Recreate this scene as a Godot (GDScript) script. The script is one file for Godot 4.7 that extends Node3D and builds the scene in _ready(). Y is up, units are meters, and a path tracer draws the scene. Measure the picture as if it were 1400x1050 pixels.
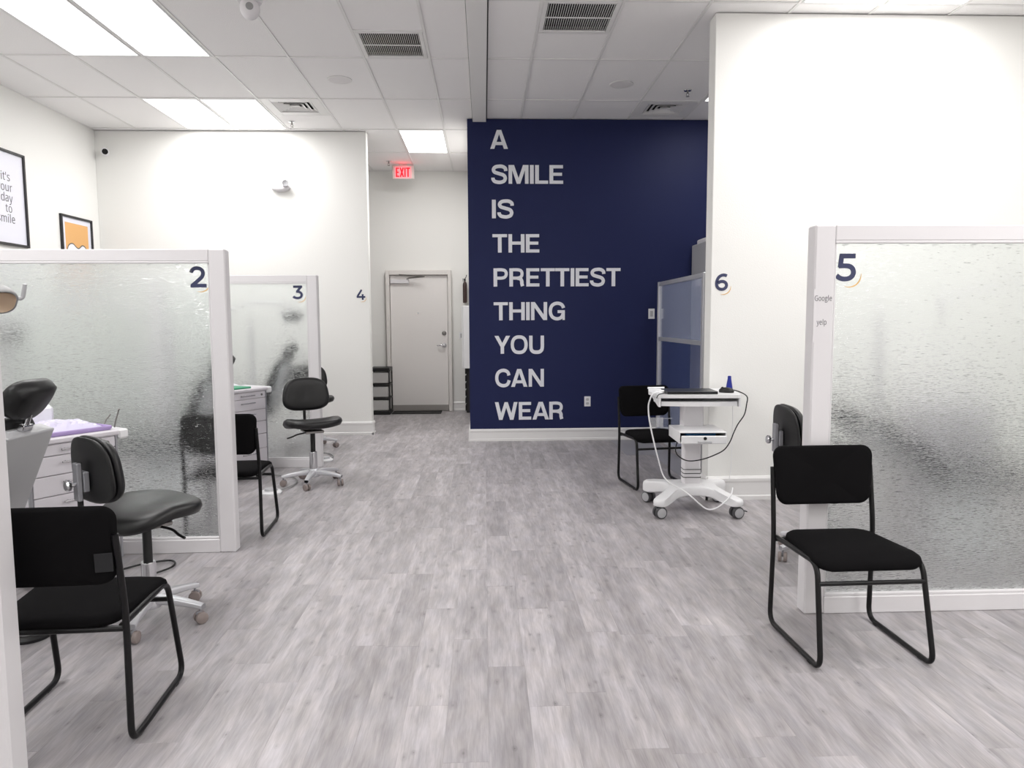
extends Node3D
# A dental practice: treatment bays behind frosted screens, a navy feature wall, guest chairs, stools and a cart.

const CEIL := 3.745
const EYE := Vector3(0, 1.445, 0)
const LIGHT_ENERGY := 2.4

class G:
	var v := PackedVector3Array()
	var n := PackedVector3Array()
	var uv := PackedVector2Array()
	var c := PackedColorArray()
	func tri(a: Vector3, b: Vector3, d: Vector3, na: Vector3, nb: Vector3, nd: Vector3) -> void:
		v.append_array([a, d, b]); n.append_array([na, nd, nb])
	func flat(a: Vector3, b: Vector3, d: Vector3) -> void:   # counter-clockwise seen from outside
		var m := (b - a).cross(d - a)
		if m.length_squared() < 1e-18: return
		m = m.normalized()
		tri(a, b, d, m, m, m)
	func quad(a: Vector3, b: Vector3, d: Vector3, e: Vector3) -> void:
		flat(a, b, d); flat(a, d, e)
	func box(c0: Vector3, s: Vector3, bev := 0.0, xf := Transform3D()) -> void:
		var h := s / 2.0
		bev = minf(bev, minf(h.x, minf(h.y, h.z)) * 0.9)
		var base := xf * Transform3D(Basis(), c0)
		var p := {}
		for sx in [-1, 1]:
			for sy in [-1, 1]:
				for sz in [-1, 1]:
					p[[sx, sy, sz, 0]] = base * Vector3(sx * h.x, sy * (h.y - bev), sz * (h.z - bev))
					p[[sx, sy, sz, 1]] = base * Vector3(sx * (h.x - bev), sy * h.y, sz * (h.z - bev))
					p[[sx, sy, sz, 2]] = base * Vector3(sx * (h.x - bev), sy * (h.y - bev), sz * h.z)
		for s1 in [-1, 1]:
			_face(p[[s1, -1, -1, 0]], p[[s1, 1, -1, 0]], p[[s1, 1, 1, 0]], p[[s1, -1, 1, 0]], s1 > 0)
			_face(p[[-1, s1, -1, 1]], p[[-1, s1, 1, 1]], p[[1, s1, 1, 1]], p[[1, s1, -1, 1]], s1 > 0)
			_face(p[[-1, -1, s1, 2]], p[[1, -1, s1, 2]], p[[1, 1, s1, 2]], p[[-1, 1, s1, 2]], s1 > 0)
		if bev <= 0.0: return
		for a in [-1, 1]:
			for b in [-1, 1]:
				_face(p[[a, b, -1, 0]], p[[a, b, -1, 1]], p[[a, b, 1, 1]], p[[a, b, 1, 0]], a * b > 0)
				_face(p[[a, -1, b, 0]], p[[a, 1, b, 0]], p[[a, 1, b, 2]], p[[a, -1, b, 2]], a * b > 0)
				_face(p[[-1, a, b, 1]], p[[-1, a, b, 2]], p[[1, a, b, 2]], p[[1, a, b, 1]], a * b > 0)
				for d in [-1, 1]:
					if a * b * d > 0: flat(p[[a, b, d, 0]], p[[a, b, d, 1]], p[[a, b, d, 2]])
					else: flat(p[[a, b, d, 0]], p[[a, b, d, 2]], p[[a, b, d, 1]])
	func _face(a: Vector3, b: Vector3, d: Vector3, e: Vector3, straight: bool) -> void:
		if straight: quad(a, b, d, e)
		else: quad(a, e, d, b)
	func grid(rows: Array, closed: bool) -> void:   # smooth surface through rows of points; rows go up, points run counter-clockwise seen from above
		var R := rows.size()
		var C: int = rows[0].size()
		var nn := []
		for i in R:
			var line := PackedVector3Array()
			line.resize(C)
			nn.append(line)
		var q := C if closed else C - 1
		for i in R - 1:
			for j in q:
				var k := (j + 1) % C
				var m: Vector3 = (rows[i][k] - rows[i][j]).cross(rows[i + 1][j] - rows[i][j]) + (rows[i + 1][j] - rows[i + 1][k]).cross(rows[i][k] - rows[i + 1][k])
				nn[i][j] += m; nn[i][k] += m; nn[i + 1][j] += m; nn[i + 1][k] += m
		for i in R:
			var pole := true
			for j in C:
				if rows[i][j].distance_squared_to(rows[i][0]) > 1e-12: pole = false
			if pole:
				var s := Vector3()
				for j in C: s += nn[i][j]
				for j in C: nn[i][j] = s
			for j in C: nn[i][j] = nn[i][j].normalized() if nn[i][j].length_squared() > 1e-30 else Vector3.UP
		for i in R - 1:
			for j in q:
				var k := (j + 1) % C
				if rows[i][j].distance_squared_to(rows[i][k]) > 1e-14: tri(rows[i][j], rows[i][k], rows[i + 1][k], nn[i][j], nn[i][k], nn[i + 1][k])
				if rows[i + 1][j].distance_squared_to(rows[i + 1][k]) > 1e-14: tri(rows[i][j], rows[i + 1][k], rows[i + 1][j], nn[i][j], nn[i + 1][k], nn[i + 1][j])
	func lathe(prof: Array, segs := 24, xf := Transform3D()) -> void:   # Vector2(radius, height) from bottom to top; sharp corners are kept
		var from := 0
		for i in range(1, prof.size()):
			var cut := i == prof.size() - 1
			if not cut:
				var a: Vector2 = (prof[i] - prof[i - 1]).normalized()
				var b: Vector2 = (prof[i + 1] - prof[i]).normalized()
				cut = a.dot(b) < 0.78
			if cut:
				var rows := []
				for k in range(from, i + 1):
					var row := PackedVector3Array()
					for j in segs:
						var t := -TAU * j / segs
						row.append(xf * Vector3(cos(t) * prof[k].x, prof[k].y, sin(t) * prof[k].x))
					rows.append(row)
				grid(rows, true)
				from = i
	func tube(pts: Array, r: float, sides := 10, closed := false, flat_y := 1.0) -> void:
		var N := pts.size()
		var rows := []
		var t0: Vector3 = (pts[1] - pts[0]).normalized()
		var u := t0.cross(Vector3.UP)
		if u.length() < 0.1: u = t0.cross(Vector3.RIGHT)
		u = u.normalized()
		for i in N:
			var a: Vector3 = pts[(i - 1 + N) % N] if closed or i > 0 else pts[0]
			var b: Vector3 = pts[(i + 1) % N] if closed or i < N - 1 else pts[N - 1]
			var t := (b - a).normalized()
			u = (u - t * u.dot(t)).normalized()
			var w := t.cross(u)
			var row := PackedVector3Array()
			for j in sides:
				var g := TAU * j / sides
				row.append(pts[i] + u * cos(g) * r + w * sin(g) * r * flat_y)
			rows.append(row)
		if closed: rows.append(rows[0])
		grid(rows, true)
		if not closed:
			for e in [0, N - 1]:
				for j in range(1, sides - 1):
					if e == 0: flat(rows[0][0], rows[0][j + 1], rows[0][j])
					else: flat(rows[e][0], rows[e][j], rows[e][j + 1])
	func pad(outline: PackedVector2Array, rings: Array, warp: Callable, xf := Transform3D()) -> void:   # cushion in the xy plane; rings are Vector2(scale, z) from the back to the front
		var rows := []
		for r in rings:
			var row := PackedVector3Array()
			for p in outline:
				var q := Vector3(p.x * r.x, p.y * r.x, r.y)
				row.append(xf * (warp.call(q) as Vector3))
			rows.append(row)
		grid(rows, true)
	func prism(poly: PackedVector2Array, z0: float, z1: float, xf := Transform3D(), hole := PackedVector2Array()) -> void:
		var p := poly
		if Geometry2D.is_polygon_clockwise(p): p.reverse()
		var ids := Geometry2D.triangulate_polygon(p)
		for i in range(0, ids.size(), 3):
			var a := p[ids[i]]; var b := p[ids[i + 1]]; var d := p[ids[i + 2]]
			if (b - a).cross(d - a) < 0.0:
				var s := b; b = d; d = s
			flat(xf * Vector3(a.x, a.y, z1), xf * Vector3(b.x, b.y, z1), xf * Vector3(d.x, d.y, z1))
			flat(xf * Vector3(a.x, a.y, z0), xf * Vector3(d.x, d.y, z0), xf * Vector3(b.x, b.y, z0))
		for i in p.size():
			var a := p[i]; var b := p[(i + 1) % p.size()]
			quad(xf * Vector3(a.x, a.y, z0), xf * Vector3(b.x, b.y, z0), xf * Vector3(b.x, b.y, z1), xf * Vector3(a.x, a.y, z1))
	func ribbon(pts: PackedVector2Array, w: float, z0: float, z1: float, closed := false, xf := Transform3D(), taper := false) -> void:
		var N := pts.size()
		var L := PackedVector2Array(); var Rr := PackedVector2Array()
		for i in N:
			var a := pts[(i - 1 + N) % N] if closed or i > 0 else pts[0]
			var b := pts[(i + 1) % N] if closed or i < N - 1 else pts[N - 1]
			var d1 := (pts[i] - a).normalized() if pts[i] != a else (b - pts[i]).normalized()
			var d2 := (b - pts[i]).normalized() if pts[i] != b else d1
			var t := (d1 + d2).normalized()
			var k := w / 2.0 / maxf(0.5, t.dot(d1))
			if taper: k *= 0.15 + 0.85 * sin(PI * i / (N - 1.0))
			L.append(pts[i] + t.orthogonal() * -k); Rr.append(pts[i] + t.orthogonal() * k)
		for i in (N if closed else N - 1):
			var j := (i + 1) % N
			var q := [L[i], Rr[i], Rr[j], L[j]]
			var sgn := (q[1] - q[0] as Vector2).cross(q[2] - q[0])
			if sgn < 0.0: q = [L[j], Rr[j], Rr[i], L[i]]
			var f := []; var g := []
			for e in q:
				f.append(xf * Vector3(e.x, e.y, z1)); g.append(xf * Vector3(e.x, e.y, z0))
			quad(f[0], f[1], f[2], f[3]); quad(g[3], g[2], g[1], g[0])
			quad(g[1], g[2], f[2], f[1]); quad(g[3], g[0], f[0], f[3])
			if not closed and (i == 0 or i == N - 2):
				quad(g[0], g[1], f[1], f[0]); quad(g[2], g[3], f[3], f[2])
	func mesh() -> ArrayMesh:
		var a := []
		a.resize(Mesh.ARRAY_MAX)
		a[Mesh.ARRAY_VERTEX] = v; a[Mesh.ARRAY_NORMAL] = n
		if uv.size() == v.size(): a[Mesh.ARRAY_TEX_UV] = uv
		if c.size() == v.size(): a[Mesh.ARRAY_COLOR] = c
		var m := ArrayMesh.new()
		m.add_surface_from_arrays(Mesh.PRIMITIVE_TRIANGLES, a)
		return m

var M := {}
var taken := {}
var rng := RandomNumberGenerator.new()

func _ready() -> void:
	rng.seed = 71
	camera_and_air()
	ceiling_lamps()
	materials()
	room()
	floor_planks()
	ceiling_grid()
	panels()
	wall_words()
	furniture()
	cart()
	hall()
	wall_things()

func camera_and_air() -> void:
	var pitch := 0.088799; var yaw := 0.037691; var roll := -0.0051225
	var fw := Vector3(sin(yaw) * cos(pitch), -sin(pitch), -cos(yaw) * cos(pitch))
	var rt := Vector3(cos(yaw), 0, sin(yaw))
	var up := rt.cross(fw)
	var cam := Camera3D.new()
	cam.name = "camera"
	cam.fov = rad_to_deg(2.0 * atan(525.0 / 990.0))
	cam.near = 0.05; cam.far = 60.0
	cam.transform = Transform3D(Basis(rt * cos(roll) + up * sin(roll), up * cos(roll) - rt * sin(roll), -fw), EYE)
	add_child(cam)
	cam.current = true
	var e := Environment.new()
	e.background_mode = Environment.BG_COLOR
	e.background_color = Color(0.55, 0.58, 0.62)
	e.tonemap_mode = Environment.TONE_MAPPER_LINEAR
	e.tonemap_exposure = 1.0
	e.sdfgi_enabled = true; e.ssao_enabled = true; e.ssil_enabled = true
	var w := WorldEnvironment.new()
	w.name = "air"; w.environment = e
	add_child(w)

# the grid of the hung ceiling: tile columns left and right of the beam, tile rows
const XL := [-4.69, -4.16, -3.55, -2.955, -2.345, -1.70, -1.04, -0.464, -0.11]
const XR := [0.04, 0.44, 1.04, 1.68, 2.33, 2.95, 3.57, 4.17, 4.75]
const ZR := [6.6, 5.38, 4.18, 2.97, 1.76, 0.56, -0.64, -1.85, -3.05, -4.25, -5.46, -6.655, -7.86, -9.07, -10.29, -11.545]
# the lit panels: x0, x1, z near, z far, words
const PANELS := [
	[-3.55, -2.955, -5.46, -6.655, "bright ceiling light panel at upper left, the outer one of the nearer pair"],
	[-2.955, -2.345, -5.46, -6.655, "bright ceiling light panel at upper left, the inner one of the nearer pair"],
	[-3.55, -2.955, -7.86, -9.07, "bright ceiling light panel over the wall with the 4, the left of that pair"],
	[-2.955, -2.345, -7.86, -9.07, "bright ceiling light panel over the wall with the 4, beside the square air diffuser"],
	[-1.04, -0.464, -9.07, -10.29, "single bright ceiling light panel above the hall in front of the exit sign"],
	[2.33, 2.95, -4.25, -5.46, "left ceiling light panel at the top edge above the wall with the 6"],
	[2.95, 3.57, -4.25, -5.46, "right ceiling light panel at the top edge above the wall with the 6"],
	[2.33, 2.95, -6.655, -7.86, "ceiling light panel mostly hidden behind the right wall, over the framed glass screen"],
	[-3.55, -2.955, -3.05, -4.25, ""], [-2.955, -2.345, -3.05, -4.25, ""],
	[-3.55, -2.955, -0.64, -1.85, ""], [-2.955, -2.345, -0.64, -1.85, ""],
	[2.33, 2.95, -1.85, -3.05, ""], [2.95, 3.57, -1.85, -3.05, ""],
	[2.33, 2.95, 0.56, -0.64, ""], [2.95, 3.57, 0.56, -0.64, ""],
	[-3.55, -2.955, 2.97, 1.76, ""], [-2.955, -2.345, 2.97, 1.76, ""], [2.33, 2.95, 2.97, 1.76, ""], [2.95, 3.57, 2.97, 1.76, ""],
	[-3.55, -2.955, 5.38, 4.18, ""], [-2.955, -2.345, 5.38, 4.18, ""], [2.33, 2.95, 5.38, 4.18, ""], [2.95, 3.57, 5.38, 4.18, ""],
]

func ceiling_lamps() -> void:
	var glow := StandardMaterial3D.new()
	glow.albedo_color = Color(0.95, 0.95, 0.95)
	glow.emission_enabled = true; glow.emission = Color(1, 0.99, 0.98); glow.emission_energy_multiplier = 1.6
	var rim := StandardMaterial3D.new()
	rim.albedo_color = Color(0.9, 0.9, 0.9); rim.roughness = 0.5
	for p in PANELS:
		var x0: float = p[0] + 0.012; var x1: float = p[1] - 0.012
		var z0: float = p[2] - 0.012; var z1: float = p[3] + 0.012
		var at := Vector3((x0 + x1) / 2, CEIL, (z0 + z1) / 2)
		var t := thing("ceiling_light", p[4] if p[4] else "bright ceiling light panel outside the picture behind the viewer", "light", at, 0.0, "lit panels in the ceiling")
		var g := G.new()
		var w := x1 - x0; var d := z0 - z1
		for s in [-1, 1]:
			g.box(Vector3(s * (w / 2 - 0.008), 0.012, 0), Vector3(0.016, 0.03, d), 0.002)
			g.box(Vector3(0, 0.012, s * (d / 2 - 0.008)), Vector3(w - 0.034, 0.03, 0.016), 0.002)
		part("frame", g.mesh(), rim, t)
		g = G.new()
		g.box(Vector3(0, 0.016, 0), Vector3(w - 0.036, 0.012, d - 0.036), 0.002)
		part("diffuser", g.mesh(), glow, t)
		var a := AreaLight3D.new()
		a.name = "panel_lamp"
		a.area_size = Vector2(w - 0.04, d - 0.04)
		a.light_energy = LIGHT_ENERGY * (1.3 if p[0] == -1.04 else 1.03 if p[4] == "" else 0.8)
		a.light_color = Color(1, 0.995, 0.992)
		a.shadow_enabled = true
		a.set("area_range", 20.0)
		a.set("area_attenuation", 2.0)
		a.position = at + Vector3(0, 0.006, 0)
		a.rotation = Vector3(-PI / 2, 0, 0)
		add_child(a, true)

# ---------- helpers ----------
func numbered(called: String) -> String:
	var k: int = taken.get(called, 0)
	taken[called] = k + 1
	return called if k == 0 else "%s_%03d" % [called, k]

func tag(o: Node, label: String, category: String, group := "") -> Node:
	o.set_meta("label", label); o.set_meta("category", category)
	if group: o.set_meta("group", group)
	return o

func thing(called: String, label: String, category: String, at := Vector3.ZERO, turn := 0.0, group := "") -> Node3D:
	var o := Node3D.new()
	o.name = numbered(called)
	o.position = at; o.rotation.y = turn
	add_child(o)
	tag(o, label, category, group)
	return o

func part(called: String, m: Mesh, mat: Material, parent: Node, at := Transform3D(), label := "") -> MeshInstance3D:
	var o := MeshInstance3D.new()
	o.name = called; o.mesh = m; o.material_override = mat; o.transform = at
	parent.add_child(o, true)
	if label: o.set_meta("label", label)
	return o

func lone(called: String, m: Mesh, mat: Material, label: String, category: String, at := Transform3D(), group := "") -> MeshInstance3D:
	var o := MeshInstance3D.new()
	o.name = numbered(called); o.mesh = m; o.material_override = mat; o.transform = at
	add_child(o)
	tag(o, label, category, group)
	return o

func struct(called: String, m: Mesh, mat: Material, label := "") -> MeshInstance3D:
	var o := MeshInstance3D.new()
	o.name = called; o.mesh = m; o.material_override = mat
	add_child(o, true)
	o.set_meta("kind", "structure")
	if label: o.set_meta("label", label)
	return o

func block(lo: Vector3, hi: Vector3, bev := 0.0) -> Mesh:
	var g := G.new()
	g.box((lo + hi) / 2, (hi - lo).abs(), bev)
	return g.mesh()

func mat(color: Color, rough := 0.6, metal := 0.0) -> StandardMaterial3D:
	var m := StandardMaterial3D.new()
	m.albedo_color = color; m.roughness = rough; m.metallic = metal
	return m

func noise_tex(freq: float, octaves: int, sd: int, normal: bool, size := 256) -> NoiseTexture2D:
	var f := FastNoiseLite.new()
	f.noise_type = FastNoiseLite.TYPE_SIMPLEX_SMOOTH
	f.frequency = freq; f.fractal_octaves = octaves; f.seed = sd
	var t := NoiseTexture2D.new()
	t.width = size; t.height = size; t.seamless = true; t.noise = f
	t.as_normal_map = normal; t.bump_strength = 3.0
	return t

func bumpy(m: StandardMaterial3D, t: Texture2D, scale: float, strength: float) -> StandardMaterial3D:
	m.normal_enabled = true; m.normal_texture = t; m.normal_scale = strength
	m.uv1_triplanar = true; m.uv1_scale = Vector3.ONE * scale
	return m

func rounded(w: float, h: float, r: float, k := 6) -> PackedVector2Array:
	var o := PackedVector2Array()
	for i in 4:
		var cx := (w / 2 - r) * (1 if i in [0, 3] else -1)
		var cy := (h / 2 - r) * (1 if i in [0, 1] else -1)
		for j in k + 1:
			var a := PI / 2 * (i + float(j) / k)
			o.append(Vector2(cx + cos(a) * r, cy + sin(a) * r))
	return o

func superoval(w: float, h: float, e: float, k := 40) -> PackedVector2Array:
	var o := PackedVector2Array()
	for i in k:
		var a := TAU * i / k
		o.append(Vector2(signf(cos(a)) * pow(absf(cos(a)), 2.0 / e) * w / 2, signf(sin(a)) * pow(absf(sin(a)), 2.0 / e) * h / 2))
	return o

func smooth(pts: Array, per := 6, closed := false) -> Array:
	var o := []
	var N := pts.size()
	for i in (N if closed else N - 1):
		var p0 = pts[(i - 1 + N) % N] if closed or i > 0 else pts[0]
		var p1 = pts[i]
		var p2 = pts[(i + 1) % N]
		var p3 = pts[(i + 2) % N] if closed or i < N - 2 else pts[N - 1]
		for j in per:
			o.append(p1.cubic_interpolate(p2, p0, p3, float(j) / per))
	if not closed: o.append(pts[N - 1])
	return o

func fillet(pts: Array, r: float, k := 5) -> Array:   # a path with rounded corners
	var o := [pts[0]]
	for i in range(1, pts.size() - 1):
		var a: Vector3 = pts[i - 1]; var b: Vector3 = pts[i]; var c: Vector3 = pts[i + 1]
		var ra := minf(r, minf((a - b).length(), (c - b).length()) * 0.48)
		var p := b + (a - b).normalized() * ra
		var q := b + (c - b).normalized() * ra
		for j in k + 1:
			var t := float(j) / k
			o.append(p * (1 - t) * (1 - t) + b * 2 * t * (1 - t) + q * t * t)
	o.append(pts[-1])
	return o

func same(q: Vector3) -> Vector3: return q

func materials() -> void:
	var peel := noise_tex(0.09, 3, 5, true)
	M.wall = bumpy(mat(Color(0.95, 0.948, 0.935), 0.72), peel, 3.0, 0.12)
	M.navy = bumpy(mat(Color(0.135, 0.16, 0.315), 0.5), peel, 3.0, 0.14)
	M.navy.metallic_specular = 0.3
	M.trim = mat(Color(0.93, 0.925, 0.92), 0.35)
	M.tile = bumpy(mat(Color(0.985, 0.978, 0.977), 0.9), noise_tex(0.2, 4, 9, true), 2.0, 0.25)
	M.tee = mat(Color(0.93, 0.925, 0.92), 0.45)
	M.beam = mat(Color(0.93, 0.925, 0.92), 0.6)
	M.frame = mat(Color(0.875, 0.866, 0.873), 0.3)
	M.white = mat(Color(0.93, 0.93, 0.935), 0.32)
	M.white_dull = mat(Color(0.9, 0.89, 0.9), 0.55)
	M.cab = mat(Color(0.86, 0.845, 0.865), 0.4)
	M.grey_plastic = mat(Color(0.60, 0.60, 0.60), 0.5)
	M.shell = mat(Color(0.70, 0.70, 0.705), 0.42)
	M.shell_light = mat(Color(0.74, 0.74, 0.75), 0.42)
	M.fabric = bumpy(mat(Color(0.072, 0.069, 0.074), 0.95), noise_tex(0.35, 2, 3, true), 14.0, 0.5)
	M.fabric.metallic_specular = 0.2
	M.tube = mat(Color(0.055, 0.052, 0.057), 0.36)
	M.tube.metallic_specular = 0.38
	M.vinyl = bumpy(mat(Color(0.068, 0.067, 0.072), 0.40), noise_tex(0.3, 3, 4, true), 10.0, 0.12)
	M.plastic = mat(Color(0.055, 0.055, 0.06), 0.45)
	M.rubber = mat(Color(0.07, 0.07, 0.07), 0.7)
	M.chrome = mat(Color(0.82, 0.82, 0.83), 0.16, 1.0)
	M.alu = mat(Color(0.84, 0.84, 0.855), 0.35, 0.55)
	M.alu_dull = mat(Color(0.62, 0.62, 0.64), 0.45, 0.5)
	M.caster = mat(Color(0.56, 0.515, 0.50), 0.4)
	M.caster_grey = mat(Color(0.27, 0.27, 0.28), 0.45)
	M.disc = mat(Color(0.70, 0.70, 0.71), 0.4)
	M.letter = mat(Color(0.93, 0.935, 0.955), 0.5)
	M.numeral = mat(Color(0.20, 0.22, 0.36), 0.5)
	M.gold = mat(Color(0.89, 0.72, 0.42), 0.45)
	M.dark = mat(Color(0.02, 0.02, 0.022), 0.8)
	M.purple = mat(Color(0.68, 0.60, 0.79), 0.5)
	M.film = mat(Color(0.86, 0.84, 0.93), 0.25)
	M.paper = mat(Color(0.95, 0.95, 0.97), 0.7)
	M.ink = mat(Color(0.42, 0.41, 0.43), 0.7)
	M.blue = mat(Color(0.05, 0.13, 0.55), 0.3)
	M.glove_blue = mat(Color(0.10, 0.42, 0.66), 0.5)
	M.door = mat(Color(0.94, 0.925, 0.915), 0.45)
	M.steel = mat(Color(0.56, 0.55, 0.54), 0.3, 0.9)
	# rippled obscured glass: many short level waves pressed into the sheet
	var R := FastNoiseLite.new()
	R.noise_type = FastNoiseLite.TYPE_SIMPLEX_SMOOTH; R.seed = 12; R.frequency = 1.0; R.fractal_octaves = 1
	var R2 := FastNoiseLite.new()
	R2.noise_type = FastNoiseLite.TYPE_SIMPLEX_SMOOTH; R2.seed = 31; R2.frequency = 1.0; R2.fractal_octaves = 1
	var im := Image.create(640, 640, false, Image.FORMAT_L8)
	for y in 640:
		for x in 640:
			var fx := x / 640.0; var fy := y / 640.0
			var s := 0.0
			var wsum := 0.0
			for k in [[0, 0], [1, 0], [0, 1], [1, 1]]:   # blend shifted copies so that the sheet repeats without a seam
				var wt: float = (fx if k[0] else 1.0 - fx) * (fy if k[1] else 1.0 - fy)
				if wt < 0.0005: continue
				var xx: float = x - 640 * k[0]; var yy: float = y - 640 * k[1]
				var a := R.get_noise_2d(xx * 0.016, yy * 0.17)
				var b := R2.get_noise_2d(xx * 0.030, yy * 0.30)
				s += wt * (0.62 * a + 0.38 * b)
				wsum += wt * wt
			s /= sqrt(maxf(wsum, 0.2))
			im.set_pixel(x, y, Color.from_hsv(0, 0, clampf(0.5 + 0.52 * s, 0, 1)))
	M.glass = mat(Color(0.95, 0.965, 0.962, 0.0), 0.125)
	M.glass.refraction_enabled = true; M.glass.refraction_scale = 0.05
	M.glass.heightmap_enabled = true; M.glass.heightmap_texture = ImageTexture.create_from_image(im); M.glass.heightmap_scale = 0.21
	M.glass.uv1_triplanar = true; M.glass.uv1_scale = Vector3.ONE * 1.6
	M.pane = mat(Color(0.80, 0.84, 0.95, 0.30), 0.1)
	M.pane.transparency = BaseMaterial3D.TRANSPARENCY_ALPHA
	M.clear = mat(Color(0.95, 0.96, 0.97, 0.22), 0.1)
	M.clear.transparency = BaseMaterial3D.TRANSPARENCY_ALPHA
	M.tint = mat(Color(0.45, 0.52, 0.75, 0.16), 0.08)
	M.tint.transparency = BaseMaterial3D.TRANSPARENCY_ALPHA
	M.smoke_clear = mat(Color(0.75, 0.75, 0.76, 0.45), 0.2)
	M.smoke_clear.transparency = BaseMaterial3D.TRANSPARENCY_ALPHA
	# grey washed wood for the planks
	var n1 := FastNoiseLite.new(); n1.seed = 2; n1.frequency = 1.0; n1.fractal_octaves = 3
	var n2 := FastNoiseLite.new(); n2.seed = 8; n2.frequency = 1.0; n2.fractal_octaves = 2
	var n3 := FastNoiseLite.new(); n3.seed = 21; n3.frequency = 1.0; n3.fractal_octaves = 3
	var W := 720; var H := 1600
	var buf := PackedByteArray()
	buf.resize(W * H * 3)
	var knots := []
	for i in 34: knots.append([rng.randf() * W, rng.randf() * H, rng.randf_range(5, 11), rng.randf_range(0.35, 1.0)])
	var cells := {}
	for k in knots:
		for cy in range(int(k[1] / 64) - 1, int(k[1] / 64) + 2):
			for cx in range(int(k[0] / 64) - 1, int(k[0] / 64) + 2):
				if not cells.has([cx, cy]): cells[[cx, cy]] = []
				cells[[cx, cy]].append(k)
	for y in H:
		for x in W:
			var warp := n3.get_noise_2d(x * 0.005, y * 0.0028)
			var broad := n1.get_noise_2d(x * 0.0115 + warp * 0.35, y * 0.0024)
			var wash := n3.get_noise_2d(x * 0.042 + 90.0 + warp * 0.5, y * 0.0052)
			var grain := n2.get_noise_2d(x * 0.16 + warp * 0.7, y * 0.0055)
			var fine := n2.get_noise_2d(x * 0.6 + 50.0, y * 0.022)
			var s := 0.69 + 0.095 * broad + 0.055 * wash + 0.035 * grain + 0.03 * fine
			var warm := 0.5 + 0.5 * n1.get_noise_2d(x * 0.012 + 300.0, y * 0.006)
			var key := [x >> 6, y >> 6]
			if cells.has(key):
				for k in cells[key]:
					var dx: float = (x - k[0]) / k[2]; var dy: float = (y - k[1]) / (k[2] * 1.7)
					var q := dx * dx + dy * dy
					if q < 9.0: s -= k[3] * 0.19 * exp(-q * 0.9) * (0.75 + 0.25 * cos(sqrt(q) * 5.0))
			s = clampf(s, 0.3, 0.92)
			var at := (y * W + x) * 3
			buf[at] = int(255 * s * (0.99 + 0.014 * warm)); buf[at + 1] = int(255 * s * 0.97); buf[at + 2] = int(255 * s * (0.998 - 0.03 * warm))
	M.plank = mat(Color.WHITE, 0.42)
	M.plank.albedo_texture = ImageTexture.create_from_image(Image.create_from_data(W, H, false, Image.FORMAT_RGB8, buf))
	M.plank.vertex_color_use_as_albedo = true

# ---------- the room ----------
func base_profile(h: float, t: float) -> PackedVector2Array:   # x out of the wall, y up
	return PackedVector2Array([Vector2(0, 0), Vector2(t, 0), Vector2(t, h * 0.16), Vector2(t * 0.72, h * 0.20), Vector2(t * 0.62, h * 0.72), Vector2(t * 0.85, h * 0.80), Vector2(t * 0.85, h * 0.9), Vector2(t * 0.35, h), Vector2(0, h)])

func baseboard(called: String, a: Vector3, b: Vector3, h: float, t: float) -> void:   
	var d := (b - a).normalized()
	var out := Vector3.UP.cross(d)
	var g := G.new()   # the prism's z runs along d, its x out of the wall
	g.prism(base_profile(h, t), 0.0, (b - a).length(), Transform3D(Basis(out, Vector3.UP, d), a))
	struct(called, g.mesh(), M.trim)

func room() -> void:
	struct("wall_left", block(Vector3(-4.84, 0, -11.7), Vector3(-4.69, CEIL, 6.75)), M.wall, "white left wall with the two framed prints")
	struct("wall_right", block(Vector3(4.75, 0, -11.7), Vector3(4.9, CEIL, 6.75)), M.wall)
	struct("wall_near", block(Vector3(-4.69, 0, 6.6), Vector3(4.75, CEIL, 6.75)), M.wall)
	struct("wall_far", block(Vector3(-4.69, 0, -11.7), Vector3(-0.03, CEIL, -11.545)), M.wall, "white end wall with the exit door")
	struct("wall_partition_left", block(Vector3(-4.69, 0, -9.285), Vector3(-1.43, CEIL, -9.165), 0.004), M.wall, "white wall carrying the number 4")
	struct("wall_partition_right", block(Vector3(1.77, 0, -5.787), Vector3(4.75, CEIL, -5.632), 0.004), M.wall, "white wall carrying the number 6")
	struct("wall_navy", block(Vector3(-0.178, 0, -8.72), Vector3(4.75, CEIL, -8.573)), M.navy, "navy blue feature wall behind the large words")
	struct("wall_hall", block(Vector3(-0.178, 0, -11.545), Vector3(-0.03, CEIL, -8.72)), M.wall)
	struct("wall_back", block(Vector3(-0.03, 0, -11.7), Vector3(4.75, CEIL, -11.545)), M.wall)
	baseboard("baseboard_left", Vector3(-4.69, 0, -9.165), Vector3(-4.69, 0, 6.6), 0.142, 0.018)
	baseboard("baseboard_partition_left", Vector3(-1.412, 0, -9.165), Vector3(-4.69, 0, -9.165), 0.17, 0.024)
	baseboard("baseboard_partition_end", Vector3(-1.43, 0, -9.285), Vector3(-1.43, 0, -9.141), 0.17, 0.024)
	baseboard("baseboard_navy", Vector3(4.75, 0, -8.573), Vector3(-0.195, 0, -8.573), 0.145, 0.02)
	baseboard("baseboard_hall", Vector3(-0.178, 0, -8.553), Vector3(-0.178, 0, -11.545), 0.145, 0.02)
	baseboard("baseboard_partition_right", Vector3(4.75, 0, -5.632), Vector3(1.752, 0, -5.632), 0.19, 0.022)
	baseboard("baseboard_partition_right_end", Vector3(1.77, 0, -5.61), Vector3(1.77, 0, -5.787), 0.19, 0.022)
	baseboard("baseboard_far", Vector3(-0.178, 0, -11.545), Vector3(-0.53, 0, -11.545), 0.14, 0.018)
	baseboard("baseboard_far_left", Vector3(-1.53, 0, -11.545), Vector3(-4.69, 0, -11.545), 0.14, 0.018)

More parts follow.
